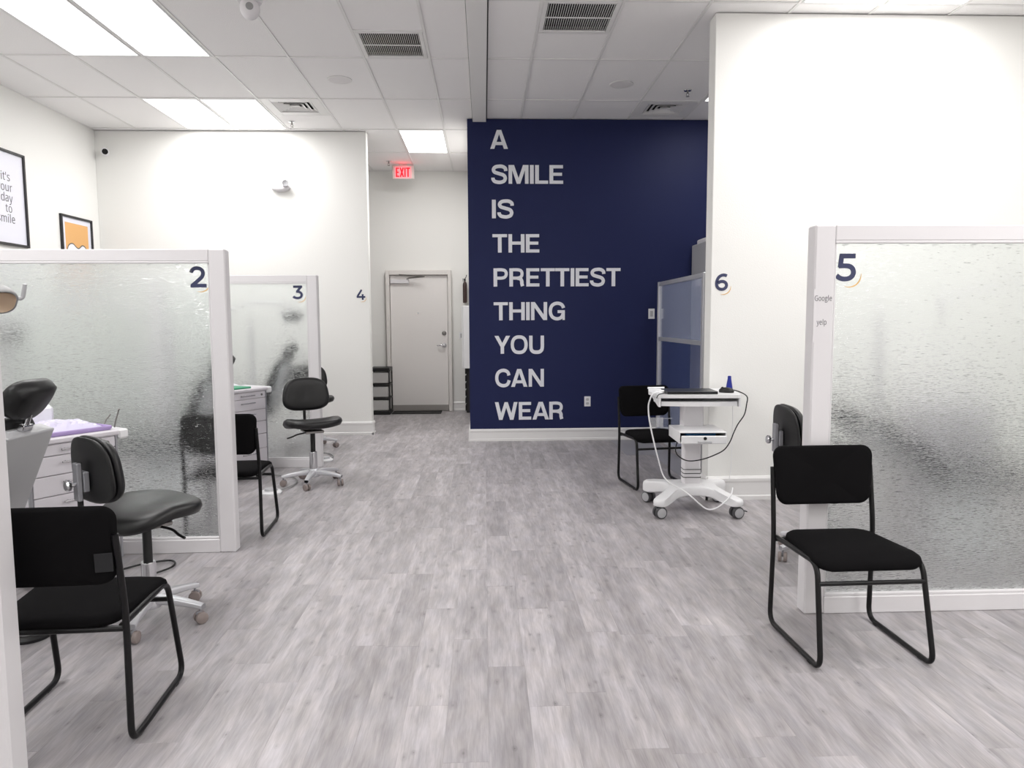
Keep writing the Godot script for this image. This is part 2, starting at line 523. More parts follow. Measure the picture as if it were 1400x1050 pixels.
func in_view(p: Vector3, margin := 0.15) -> bool:
	var pitch := 0.088799; var yaw := 0.037691
	var fw := Vector3(sin(yaw) * cos(pitch), -sin(pitch), -cos(yaw) * cos(pitch))
	var rt := Vector3(cos(yaw), 0, sin(yaw))
	var up := rt.cross(fw)
	var d := p - EYE
	var z := d.dot(fw)
	return z > 0.2 and absf(d.dot(rt)) < z * 0.7071 + margin and absf(d.dot(up)) < z * 0.5303 + margin

func plank(g: G, x0: float, x1: float, z0: float, z1: float) -> void:
	var b := 0.0007; var t := 0.0
	var u0 := rng.randf() * 0.80; var v0 := rng.randf() * 0.55
	var tone := rng.randf_range(0.79, 1.0)
	var flip := -1.0 if rng.randf() < 0.5 else 1.0
	var at := g.v.size()
	var lo := -0.006
	var A := Vector3(x0 + b, t, z1 - b); var B := Vector3(x1 - b, t, z1 - b); var C := Vector3(x1 - b, t, z0 + b); var D := Vector3(x0 + b, t, z0 + b)
	var a := Vector3(x0, t - b, z1); var bb := Vector3(x1, t - b, z1); var c := Vector3(x1, t - b, z0); var d := Vector3(x0, t - b, z0)
	var dn := Vector3(0, lo + b, 0)
	g.quad(A, B, C, D)
	g.quad(a, bb, B, A); g.quad(bb, c, C, B); g.quad(c, d, D, C); g.quad(d, a, A, D)
	g.quad(a + dn, bb + dn, bb, a); g.quad(bb + dn, c + dn, c, bb); g.quad(c + dn, d + dn, d, c); g.quad(d + dn, a + dn, a, d)
	var col := Color(tone, tone, tone)
	for i in range(at, g.v.size()):
		var p := g.v[i]
		g.uv.append(Vector2(u0 + (p.x - x0) / 0.9, v0 + (p.z - z0) * flip / 2.1 + (0.0 if flip > 0 else 0.44)))
		g.c.append(col)

func floor_planks() -> void:
	var slab := struct("floor", block(Vector3(-4.84, -0.12, -11.7), Vector3(4.9, -0.006, 6.75)), mat(Color(0.3, 0.29, 0.29), 0.8), "grey washed wood plank floor")
	var W := 0.1525; var L := 0.92
	var list := []
	var i := 0
	var x := 0.004 - W * 31
	while x < 4.75:
		var z := -11.545 - rng.randf() * L
		while z < 6.6:
			var z0 := maxf(z, -11.545); var z1 := minf(z + L, 6.6)
			var x0 := maxf(x, -4.69); var x1 := minf(x + W, 4.75)
			if z1 - z0 > 0.02 and x1 - x0 > 0.02:
				list.append([x0, x1, z0, z1])
			z += L
		x += W
		i += 1
	for p in list:
		var seen := false
		for q in [Vector3(p[0], 0, p[2]), Vector3(p[1], 0, p[2]), Vector3(p[0], 0, p[3]), Vector3(p[1], 0, p[3])]:
			if in_view(q, 0.0): seen = true
		var mid := Vector3((p[0] + p[1]) / 2, 0, (p[2] + p[3]) / 2)
		if mid.z < -5.8 and mid.x > 2.1 or mid.x < -2.8: seen = false   # behind the walls and the screens
		p.append(EYE.distance_to(mid) if seen else 100.0 + mid.z)
	list.sort_custom(func(a, b): return a[4] < b[4])
	var rest := G.new()
	for k in list.size():
		var p: Array = list[k]
		if k < 300:
			var g := G.new()
			plank(g, p[0], p[1], p[2], p[3])
			part("plank", g.mesh(), M.plank, slab)
		else:
			plank(rest, p[0], p[1], p[2], p[3])
	part("plank_field", rest.mesh(), M.plank, slab).set_meta("kind", "stuff")

func ceiling_grid() -> void:
	var slab := struct("ceiling", block(Vector3(-4.84, CEIL + 0.06, -11.7), Vector3(4.9, CEIL + 0.18, 6.75)), mat(Color(0.5, 0.5, 0.5), 0.9), "white hung ceiling of lay-in tiles")
	var holes := []
	for p in PANELS: holes.append([p[0], p[1], p[3], p[2]])
	for v in VENTS: holes.append([v[0], v[1], v[2], v[3]])
	for side in [XL, XR]:
		for i in side.size() - 1:
			for j in ZR.size() - 1:
				var x0: float = side[i]; var x1: float = side[i + 1]
				var z1: float = ZR[j]; var z0: float = ZR[j + 1]
				if side == XR and z1 < -8.6: continue
				if side == XL and x1 <= -1.7 and z1 < -10.4 and x1 < -3.0: continue
				var cuts := [[z0, z1]]
				var cx := (x0 + x1) / 2
				for h in holes:
					if cx > h[0] and cx < h[1] and h[2] > z0 - 0.02 and h[3] < z1 + 0.02:
						cuts = []
						if h[2] - z0 > 0.1: cuts.append([z0, h[2]])
						if z1 - h[3] > 0.1: cuts.append([h[3], z1])
				for c in cuts:
					part("ceiling_tile", block(Vector3(x0 + 0.011, CEIL + 0.007, c[0] + 0.011), Vector3(x1 - 0.011, CEIL + 0.022, c[1] - 0.011), 0.003), M.tile, slab)
				if cuts.size() and (cuts[0][1] - cuts[0][0]) < 1.0 and z1 - z0 > 1.1:
					var zc: float = cuts[0][1] if absf(cuts[0][1] - z1) > 0.05 else cuts[0][0]
					part("grid_bar", block(Vector3(x0 + 0.012, CEIL, zc - 0.012), Vector3(x1 - 0.012, CEIL + 0.03, zc + 0.012), 0.002), M.tee, slab)
		for i in side.size():
			var x: float = side[i]
			if x > -0.2 and x < 0.1: continue
			part("grid_bar", block(Vector3(x - 0.012, CEIL, -8.573 if side == XR else -11.545), Vector3(x + 0.012, CEIL + 0.03, 6.6), 0.002), M.tee, slab)
		for j in ZR.size():
			var z: float = ZR[j]
			if side == XR and z < -8.6: continue
			for i in side.size() - 1:
				var lit := false
				for h in holes:
					if (side[i] + side[i + 1]) / 2 > h[0] and (side[i] + side[i + 1]) / 2 < h[1] and z > h[2] + 0.1 and z < h[3] - 0.1: lit = true
				if lit: continue
				part("grid_bar", block(Vector3(side[i] + 0.012, CEIL, z - 0.012), Vector3(side[i + 1] - 0.012, CEIL + 0.03, z + 0.012), 0.002), M.tee, slab)
	struct("trim_beam", block(Vector3(-0.115, CEIL - 0.035, -8.572), Vector3(0.04, CEIL + 0.06, 6.6), 0.003), M.beam, "narrow white boxed beam along the ceiling")
	ceiling_fittings()

const VENTS := [[-1.04, -0.464, -6.655, -6.05], [0.44, 1.04, -6.06, -5.46], [-2.345, -1.70, -8.465, -7.86], [1.68, 2.33, -8.46, -7.86]]

func ceiling_fittings() -> void:
	var words := ["dark slotted return grille in the ceiling left of the beam, its slots in two rows", "dark slotted return grille in the ceiling right of the beam at the top edge"]
	for k in 2:
		var v: Array = VENTS[k]
		var w: float = v[1] - v[0] - 0.026; var d: float = v[3] - v[2] - 0.026
		var t := thing("ceiling_grille", words[k], "vent", Vector3((v[0] + v[1]) / 2, CEIL, (v[2] + v[3]) / 2), 0.0, "return grilles in the ceiling")
		var g := G.new()
		var e := 0.035
		for s in [-1, 1]:
			g.box(Vector3(s * (w / 2 - e / 2), 0.006, 0), Vector3(e, 0.014, d), 0.004)
			g.box(Vector3(0, 0.006, s * (d / 2 - e / 2)), Vector3(w - 2 * e, 0.014, e), 0.004)
		g.box(Vector3(0, 0.004, 0.0), Vector3(w - 2 * e, 0.008, 0.012), 0.002)
		part("frame", g.mesh(), M.tee, t)
		part("duct", block(Vector3(-w / 2 + 0.01, 0.045, -d / 2 + 0.01), Vector3(w / 2 - 0.01, 0.055, d / 2 - 0.01)), M.dark, t)
		g = G.new()
		var n := 29
		for i in n:
			var x := -w / 2 + e + (w - 2 * e) * (i + 0.5) / n
			g.box(Vector3(x, 0.010, 0), Vector3(0.0036, 0.010, d - 2 * e))
		part("slats", g.mesh(), M.tee, t).set_meta("kind", "stuff")
	words = ["square stepped air diffuser beside the light panel over the wall with the 4", "square stepped air diffuser in the ceiling over the right end of the navy wall"]
	for k in 2:
		var v: Array = VENTS[k + 2]
		var w: float = v[1] - v[0] - 0.026; var d: float = v[3] - v[2] - 0.026
		var t := thing("ceiling_diffuser", words[k], "vent", Vector3((v[0] + v[1]) / 2, CEIL, (v[2] + v[3]) / 2), 0.0, "air diffusers in the ceiling")
		var g := G.new()
		var e := 0.10
		for s in [-1, 1]:
			g.box(Vector3(s * (w / 2 - e / 2), 0.006, 0), Vector3(e, 0.012, d), 0.003)
			g.box(Vector3(0, 0.006, s * (d / 2 - e / 2)), Vector3(w - 2 * e, 0.012, e), 0.003)
		part("frame", g.mesh(), M.tee, t)
		part("duct", block(Vector3(-w / 2 + 0.02, 0.05, -d / 2 + 0.02), Vector3(w / 2 - 0.02, 0.057, d / 2 - 0.02)), M.dark, t)
		for i in 4:   # sloping square louvres, one inside the other
			g = G.new()
			var a := w / 2 - e - 0.004 - 0.05 * i
			var b := a - 0.042
			var ya := 0.002; var yb := 0.026
			var P := [Vector3(-1, 0, 1), Vector3(1, 0, 1), Vector3(1, 0, -1), Vector3(-1, 0, -1)]
			for q in 4:
				var p0: Vector3 = P[q]; var p1: Vector3 = P[(q + 1) % 4]
				var la := p0 * a + Vector3(0, ya, 0); var lb := p1 * a + Vector3(0, ya, 0)
				var ua := p0 * b + Vector3(0, yb, 0); var ub := p1 * b + Vector3(0, yb, 0)
				g.quad(la, lb, ub, ua)
				var up := Vector3(0, 0.003, 0)
				g.quad(ua + up, ub + up, lb + up, la + up)
				g.quad(la, la + up, lb + up, lb)
			part("louvre", g.mesh(), M.tee, t)
		part("centre_plate", block(Vector3(-0.035, 0.012, -0.035), Vector3(0.035, 0.018, 0.035), 0.002), M.tee, t)
	var at := [[Vector3(-1.37, CEIL, -7.25), "round flush ceiling speaker between the grille and the diffuser on the left"], [Vector3(1.37, CEIL, -7.33), "round flush ceiling speaker right of the beam above the navy wall"]]
	for a in at:
		var t := thing("ceiling_speaker", a[1], "speaker", a[0] + Vector3(0, 0.006, 0), 0.0, "flush ceiling speakers")
		var g := G.new()
		g.lathe([Vector2(0.118, 0.0), Vector2(0.118, -0.004), Vector2(0.112, -0.007), Vector2(0.104, -0.007)], 36)
		part("rim", g.mesh(), M.tee, t)
		g = G.new()
		g.lathe([Vector2(0.104, -0.006), Vector2(0.06, -0.009), Vector2(0.0, -0.010)], 36)
		part("mesh_cover", g.mesh(), mat(Color(0.91, 0.90, 0.90), 0.8), t)
	at = [[Vector3(-2.22, CEIL, -8.76), "small chrome sprinkler head below the diffuser beside the wall with the 4"], [Vector3(2.08, CEIL, -7.5), "small sprinkler head in front of the diffuser over the navy wall"], [Vector3(-1.37, CEIL, -10.85), "tiny sprinkler head in the hall ceiling beside the exit sign"]]
	for a in at:
		var t := thing("sprinkler_head", a[1], "sprinkler", a[0] + Vector3(0, 0.006, 0), 0.0, "sprinkler heads in the ceiling")
		var g := G.new()
		g.lathe([Vector2(0.04, 0.0), Vector2(0.036, -0.008), Vector2(0.014, -0.012), Vector2(0.0, -0.012)], 20)
		part("escutcheon", g.mesh(), M.chrome, t)
		g = G.new()
		g.lathe([Vector2(0.010, -0.012), Vector2(0.010, -0.032), Vector2(0.006, -0.034)], 12)
		for s in [-1, 1]:
			g.tube([Vector3(s * 0.01, -0.03, 0), Vector3(s * 0.014, -0.045, 0), Vector3(s * 0.004, -0.06, 0)], 0.003, 6)
		part("frame_arms", g.mesh(), M.steel, t)
		g = G.new()
		g.lathe([Vector2(0.0, -0.064), Vector2(0.018, -0.064), Vector2(0.018, -0.061), Vector2(0.0, -0.061)], 14)
		part("deflector", g.mesh(), M.steel, t)
	# the rounded white camera near the top edge
	var t2 := thing("ceiling_camera", "white rounded ceiling camera at the top edge left of the grille", "camera", Vector3(-1.655, CEIL, -5.46), 0.25)
	t2.scale = Vector3.ONE * 1.2
	var g2 := G.new()
	g2.lathe([Vector2(0.075, 0.0), Vector2(0.075, -0.012), Vector2(0.066, -0.03), Vector2(0.05, -0.034)], 28)
	part("mount", g2.mesh(), M.white_dull, t2)
	g2 = G.new()
	var prof := []
	for i in 13:
		var a := PI * i / 12.0
		prof.append(Vector2(maxf(0.0, 0.058 * sin(a)), -0.058 * cos(a)))
	g2.lathe(prof, 24, Transform3D(Basis(Vector3.RIGHT, 0.5).scaled(Vector3(1, 1.15, 1)), Vector3(0, -0.062, 0.0)))
	part("dome", g2.mesh(), M.white_dull, t2)
	g2 = G.new()
	g2.lathe([Vector2(0.022, 0.0), Vector2(0.02, 0.006), Vector2(0.0, 0.008)], 20, Transform3D(Basis(Vector3.RIGHT, PI / 2), Vector3(0, -0.07, 0.054)))
	part("lens", g2.mesh(), M.grey_plastic, t2)

# ---------- frosted screens with their numbers ----------
const NUM := {
	"2": [[[0.10, 0.70], [0.16, 0.83], [0.29, 0.905], [0.46, 0.905], [0.60, 0.83], [0.655, 0.70], [0.63, 0.57], [0.54, 0.44], [0.14, 0.10]], [[0.05, 0.085], [0.80, 0.085]]],
	"3": [[[0.06, 0.915], [0.72, 0.915]], [[0.62, 0.90], [0.34, 0.56]], [[0.27, 0.55], [0.44, 0.545], [0.58, 0.49], [0.66, 0.39], [0.665, 0.28], [0.60, 0.165], [0.47, 0.095], [0.32, 0.085], [0.18, 0.12], [0.05, 0.20]]],
	"4": [[[0.50, 1.0], [0.09, 0.36]], [[0.0, 0.285], [0.86, 0.285]], [[0.60, 0.56], [0.60, 0.0]]],
	"5": [[[0.14, 0.915], [0.73, 0.915]], [[0.215, 0.93], [0.17, 0.50]], [[0.12, 0.555], [0.34, 0.56], [0.50, 0.545], [0.62, 0.47], [0.67, 0.34], [0.64, 0.21], [0.54, 0.12], [0.40, 0.085], [0.26, 0.09], [0.14, 0.135], [0.04, 0.21]]],
	"6": [[[0.72, 0.86], [0.60, 0.905], [0.46, 0.905], [0.31, 0.84], [0.20, 0.72], [0.135, 0.55], [0.125, 0.38], [0.16, 0.24], [0.26, 0.13], [0.41, 0.085], [0.56, 0.11], [0.67, 0.20], [0.705, 0.32], [0.67, 0.44], [0.57, 0.52], [0.44, 0.545], [0.30, 0.515], [0.20, 0.44]]],
}

func bay_number(ch: String, at: Vector3, h: float, label: String) -> void:
	var t := thing("bay_number", label, "number", at, 0.0, "numbers of the bays")
	var g := G.new()
	var rise := 0.002
	for s in NUM[ch]:
		var pts := []
		rise += 0.0003
		for p in s: pts.append(Vector2(p[0], p[1]) * h)
		if pts.size() > 3: pts = smooth(pts, 4)
		g.ribbon(PackedVector2Array(pts), 0.175 * h, 0.0, rise)
	part("numeral", g.mesh(), M.numeral, t)
	g = G.new()
	var arc := PackedVector2Array()
	for i in 21:
		var a := deg_to_rad(-112 + 118.0 * i / 20)
		arc.append((Vector2(0.52, 0.23) + Vector2(cos(a), sin(a)) * 0.44) * h)
	g.ribbon(arc, 0.045 * h, 0.0, 0.0025, false, Transform3D(), true)
	part("arc", g.mesh(), M.gold, t)

func screen(label: String, at: Vector3, dir: float, length: float, turn: float, bay: String, height := 1.878) -> Node3D:
	# at = front lower corner at the free end; dir = -1 when the screen runs to the left
	var t := thing("frosted_screen", label, "partition", at, turn)
	var d := 0.085; var w := 0.098
	var mids := [0.0]
	var n := int(ceil(length / 1.7))
	var step := (length - w) / n
	for i in n + 1:
		var x := dir * (w / 2 + step * i)
		part("post", block(Vector3(x - w / 2, 0.0, -d), Vector3(x + w / 2, height, 0), 0.007), M.frame, t)
	for i in n:
		var x0 := dir * (w + step * i); var x1 := dir * (step * (i + 1))
		var lo := minf(x0, x1); var hi := maxf(x0, x1)
		part("top_rail", block(Vector3(lo, height - 0.072, -d), Vector3(hi, height - 0.0005, -0.0015), 0.004), M.frame, t)
		part("bottom_rail", block(Vector3(lo, 0.0, -d), Vector3(hi, 0.085, -0.0015), 0.004), M.frame, t)
		var g := G.new()
		g.box(Vector3((lo + hi) / 2, 0.092, -0.018), Vector3(hi - lo, 0.018, 0.02), 0.004)
		g.box(Vector3((lo + hi) / 2, height - 0.078, -0.012), Vector3(hi - lo, 0.014, 0.02), 0.003)
		for x in [lo + 0.005, hi - 0.005]:
			g.box(Vector3(x, height / 2, -0.018), Vector3(0.01, height - 0.17, 0.018), 0.003)
		part("glazing_bead", g.mesh(), M.frame, t)
		part("rippled_glass", block(Vector3(lo - 0.006, 0.075, -0.046), Vector3(hi + 0.006, height - 0.066, -0.039)), M.glass, t)
	return t

func panels() -> void:
	screen("white framed frosted glass screen on the left bearing the number 2", Vector3(-1.567, 0, -4.494), -1.0, 3.12, deg_to_rad(0.9), "2")
	screen("white framed frosted glass screen bearing the number 3, far left beside the armless stool", Vector3(-1.612, 0, -7.117), -1.0, 3.07, 0.0, "3", 1.884)
	screen("white framed frosted glass screen on the right bearing the number 5", Vector3(1.551, 0, -3.374), 1.0, 3.19, 0.0, "5")
	screen("pale edge of a white screen post at the lower left picture edge", Vector3(-1.478, 0, -2.19), -1.0, 3.2, 0.0, "1")
	bay_number("2", Vector3(-1.797, 1.650, -4.532), 0.128, "dark numeral 2 with a gold arc on the left frosted screen")
	bay_number("3", Vector3(-1.858, 1.652, -7.155), 0.132, "dark numeral 3 with a gold arc on the far left frosted screen")
	bay_number("4", Vector3(-1.588, 1.700, -9.1645), 0.124, "small dark numeral 4 with a gold arc on the white wall near the hall")
	bay_number("5", Vector3(1.668, 1.618, -3.412), 0.130, "dark numeral 5 with a gold arc on the right frosted screen")
	bay_number("6", Vector3(1.797, 1.660, -5.6315), 0.134, "dark numeral 6 with a gold arc on the white wall above the cart")
	# the printed sticker on the post of the right screen: lettering only
	var t := thing("review_sticker", "small white sticker with two printed words on the post left of the 5", "sticker", Vector3(1.596, 1.455, -3.3738))
	part("backing", block(Vector3(-0.044, -0.125, 0.0), Vector3(0.044, 0.125, 0.0006)), M.frame, t)
	words("Google", 0.025, t, Vector3(0, 0.082, 0.0006), mat(Color(0.30, 0.30, 0.32), 0.7), 0.082)
	words("yelp", 0.025, t, Vector3(-0.004, -0.030, 0.0006), mat(Color(0.30, 0.30, 0.32), 0.7), 0.047)

func words(text: String, h: float, parent: Node, at: Vector3, m: Material, width := 0.0, name := "lettering", basis := Basis()) -> MeshInstance3D:
	var f := SystemFont.new()
	f.font_names = PackedStringArray(["Droid Sans"])
	var tm := TextMesh.new()
	tm.text = text; tm.font = f; tm.font_size = 64; tm.pixel_size = h / 46.0; tm.depth = 0.0008
	tm.curve_step = 1.0
	var sx := 1.0
	if width > 0.0:
		var w := tm.get_aabb().size.x
		if w > 0.0: sx = width / w
	return part(name, tm, m, parent, Transform3D(basis * Basis.from_scale(Vector3(sx, 1, 1)), at))

# ---------- the words on the navy wall ----------
func glyph(ch: String, g: G, o: float, h: float) -> float:   # draws at x offset o, returns the width; unit cap height scaled by h
	var zs := [0.008]   # each stroke a hair prouder than the last, so that no faces coincide
	var P := func(a: Array):
		zs[0] += 0.0003
		var p := PackedVector2Array()
		for q in a: p.append(Vector2(q[0] * h + o, q[1] * h))
		g.prism(p, 0.0, zs[0])
	var S := func(a: Array, w: float, closed: bool):
		zs[0] += 0.0003
		var p := []
		for q in a: p.append(Vector2(q[0] * h + o, q[1] * h))
		p = smooth(p, 5, closed)
		g.ribbon(PackedVector2Array(p), w * h, 0.0, zs[0], closed)
	var bar := func(x0: float, y0: float, x1: float, y1: float): P.call([[x0, y0], [x1, y0], [x1, y1], [x0, y1]])
	match ch:
		"A":
			P.call([[0, 0], [0.225, 0], [0.49, 0.78], [0.49, 1], [0.365, 1]]); P.call([[0.98, 0], [0.755, 0], [0.49, 0.78], [0.49, 1], [0.615, 1]])
			P.call([[0.27, 0.2], [0.71, 0.2], [0.655, 0.365], [0.325, 0.365]])
			return 0.98
		"M":
			bar.call(0.0, 0.0, 0.195, 1.0); bar.call(0.885, 0.0, 1.08, 1.0)
			P.call([[0.19, 1], [0.30, 1], [0.54, 0.30], [0.54, 0.0], [0.445, 0], [0.19, 0.74]]); P.call([[0.89, 1], [0.78, 1], [0.54, 0.30], [0.54, 0.0], [0.635, 0], [0.89, 0.74]])
			return 1.08
		"N":
			bar.call(0.0, 0.0, 0.195, 1.0); bar.call(0.715, 0.0, 0.91, 1.0)
			P.call([[0.19, 1], [0.215, 1], [0.72, 0.30], [0.72, 0.0], [0.695, 0], [0.19, 0.70]])
			return 0.91
		"W":
			P.call([[0, 1], [0.215, 1], [0.455, 0], [0.24, 0]]); P.call([[0.24, 0], [0.445, 0], [0.77, 1], [0.575, 1]])
			P.call([[1.34, 1], [1.125, 1], [0.885, 0], [1.10, 0]]); P.call([[1.10, 0], [0.895, 0], [0.57, 1], [0.765, 1]])
			return 1.34
		"Y":
			bar.call(0.36, 0.0, 0.565, 0.42)
			P.call([[0, 1], [0.24, 1], [0.565, 0.42], [0.36, 0.38]]); P.call([[0.925, 1], [0.685, 1], [0.36, 0.42], [0.565, 0.38]])
			return 0.925
		"T":
			bar.call(0.0, 0.835, 0.80, 1.0); bar.call(0.298, 0.0, 0.502, 0.84)
			return 0.80
		"H":
			bar.call(0.0, 0.0, 0.2, 1.0); bar.call(0.68, 0.0, 0.88, 1.0); bar.call(0.195, 0.43, 0.685, 0.60)
			return 0.88
		"I":
			bar.call(0.0, 0.0, 0.205, 1.0)
			return 0.205
		"L":
			bar.call(0.0, 0.0, 0.205, 1.0); bar.call(0.2, 0.0, 0.70, 0.17)
			return 0.70
		"E":
			bar.call(0.0, 0.0, 0.205, 1.0); bar.call(0.2, 0.0, 0.74, 0.17); bar.call(0.2, 0.83, 0.73, 1.0); bar.call(0.2, 0.43, 0.68, 0.595)
			return 0.74
		"S":
			S.call([[0.785, 0.68], [0.76, 0.82], [0.62, 0.915], [0.43, 0.93], [0.23, 0.89], [0.125, 0.76], [0.19, 0.62], [0.42, 0.54], [0.66, 0.46], [0.755, 0.32], [0.705, 0.16], [0.55, 0.085], [0.40, 0.075], [0.20, 0.12], [0.105, 0.23], [0.095, 0.32]], 0.185, false)
			return 0.86
		"P", "R":
			bar.call(0.0, 0.0, 0.205, 1.0)
			S.call([[0.2, 0.92], [0.45, 0.92], [0.62, 0.885], [0.70, 0.79], [0.715, 0.70], [0.69, 0.585], [0.60, 0.50], [0.45, 0.465], [0.2, 0.465]], 0.17, false)
			if ch == "R":
				S.call([[0.45, 0.46], [0.62, 0.42], [0.695, 0.30], [0.705, 0.16], [0.745, 0.02]], 0.195, false)
				return 0.88
			return 0.815
		"O":
			S.call([[0.92, 0.5], [0.895, 0.68], [0.81, 0.83], [0.68, 0.91], [0.515, 0.93], [0.35, 0.91], [0.22, 0.83], [0.135, 0.68], [0.11, 0.5], [0.135, 0.32], [0.22, 0.17], [0.35, 0.09], [0.515, 0.07], [0.68, 0.09], [0.81, 0.17], [0.895, 0.32]], 0.19, true)
			return 1.03
		"C":
			S.call([[0.835, 0.645], [0.79, 0.79], [0.68, 0.89], [0.515, 0.93], [0.35, 0.90], [0.21, 0.81], [0.13, 0.66], [0.11, 0.5], [0.13, 0.34], [0.21, 0.19], [0.35, 0.10], [0.515, 0.07], [0.68, 0.105], [0.79, 0.21], [0.845, 0.375]], 0.19, false)
			return 0.94
		"G":
			S.call([[0.855, 0.665], [0.80, 0.80], [0.69, 0.89], [0.52, 0.93], [0.35, 0.90], [0.21, 0.81], [0.13, 0.66], [0.11, 0.5], [0.13, 0.34], [0.21, 0.19], [0.35, 0.095], [0.51, 0.07], [0.67, 0.11], [0.77, 0.20], [0.83, 0.34], [0.84, 0.47]], 0.185, false)
			bar.call(0.52, 0.385, 0.93, 0.545); bar.call(0.80, 0.0, 0.93, 0.40)
			return 0.96
		"U":
			S.call([[0.10, 1.0], [0.10, 0.7], [0.10, 0.40], [0.135, 0.21], [0.26, 0.10], [0.44, 0.075], [0.62, 0.10], [0.745, 0.21], [0.78, 0.40], [0.78, 0.7], [0.78, 1.0]], 0.2, false)
			return 0.88
	return 0.5

func wall_words() -> void:
	var rows := [["A", 0.086, 0.290], ["SMILE", 0.094, 0.930], ["IS", 0.100, 0.352], ["THE", 0.103, 0.652], ["PRETTIEST", 0.113, 1.610], ["THING", 0.112, 0.958], ["YOU", 0.118, 0.705], ["CAN", 0.121, 0.703], ["WEAR", 0.118, 0.944]]
	var nth := ["first", "second", "third", "fourth", "fifth", "sixth", "seventh", "eighth", "ninth and lowest"]
	for i in rows.size():
		var text: String = rows[i][0]
		var h := 0.212
		var top := 3.621 - 0.3945 * i
		var t := thing("wall_word", "word %s in pale grey capitals on the navy wall, %s line" % [text, nth[i]], "lettering", Vector3(rows[i][1], top - h, -8.5728), 0.0, "words on the navy wall")
		var meshes := []
		var x := 0.0
		for k in text.length():
			var g := G.new()
			var w := glyph(text[k], g, 0.0, h)
			meshes.append([g.mesh(), x])
			var gap := 0.075
			if text[k] + text.substr(k + 1, 1) in ["AR", "TT", "CA", "YO"]: gap = 0.02
			x += (w + gap) * h
			if k == text.length() - 1: x -= gap * h
		var sx: float = (rows[i][2] - rows[i][1]) / x
		for m in meshes:
			part("letter", m[0], M.letter, t, Transform3D(Basis.from_scale(Vector3(sx, 1, 1)), Vector3(m[1] * sx, 0, 0)))

# ---------- chairs, stools, bays ----------
func guest_chair(label: String) -> Node3D:   # faces +z, origin on the floor
	var t := thing("guest_chair", label, "chair", Vector3.ZERO, 0.0, "black sled base guest chairs")
	var r := 0.0115
	for s in [-1, 1]:
		var pts := [Vector3(s * 0.236, 0.748, -0.262), Vector3(s * 0.240, 0.50, -0.228), Vector3(s * 0.240, 0.40, -0.222), Vector3(s * 0.243, r, -0.235), Vector3(s * 0.240, r, 0.262), Vector3(s * 0.226, 0.428, 0.178), Vector3(s * 0.226, 0.420, -0.222)]
		var path := fillet(pts, 0.062, 7)
		var g := G.new()
		g.tube(path, r, 10)
		part("side_frame", g.mesh(), M.tube, t)
		for z in [-0.165, 0.175]:
			g = G.new()
			g.box(Vector3(s * 0.241, 0.006, z), Vector3(0.02, 0.012, 0.03), 0.003)
			part("glide", g.mesh(), M.rubber, t)
	var g2 := G.new()
	g2.tube([Vector3(-0.228, 0.348, 0.197), Vector3(0.228, 0.348, 0.197)], 0.0095, 10)
	part("front_bar", g2.mesh(), M.tube, t)
	g2 = G.new()
	g2.tube([Vector3(-0.236, 0.410, -0.222), Vector3(0.236, 0.410, -0.222)], 0.0105, 10)
	part("rear_bar", g2.mesh(), M.tube, t)
	# seat cushion, lying flat: pad built upright and turned
	var rings := [Vector2(0.0, -0.022), Vector2(0.85, -0.022), Vector2(0.965, -0.016), Vector2(1.0, 0.0), Vector2(0.985, 0.014), Vector2(0.93, 0.024), Vector2(0.75, 0.031), Vector2(0.4, 0.033), Vector2(0.0, 0.033)]
	g2 = G.new()
	g2.pad(rounded(0.442, 0.44, 0.07, 7), rings, func(q): return Vector3(q.x * (1.0 - 0.10 * (q.y / 0.22)), q.y, q.z + (-0.25 * pow(maxf(0.0, -q.y - 0.12), 2) * 8.0)), Transform3D(Basis(Vector3.RIGHT, -PI / 2), Vector3(0, 0.432, -0.012)))
	part("seat", g2.mesh(), M.fabric, t)
	# backrest, slightly wrapped round the sitter
	rings = [Vector2(0.0, -0.022), Vector2(0.6, -0.022), Vector2(0.93, -0.019), Vector2(1.0, 0.0), Vector2(0.975, 0.013), Vector2(0.88, 0.021), Vector2(0.5, 0.024), Vector2(0.0, 0.024)]
	g2 = G.new()
	g2.pad(rounded(0.47, 0.272, 0.05, 7), rings, func(q): return Vector3(q.x * (1.0 + 0.04 * q.y / 0.14), q.y - 0.012 * (1.0 - pow(q.x / 0.23, 2)) * (1.0 if q.y < -0.08 else 0.0), q.z + q.x * q.x * 0.45), Transform3D(Basis(Vector3.RIGHT, -0.12), Vector3(0, 0.708, -0.268)))
	part("backrest", g2.mesh(), M.fabric, t)
	return t

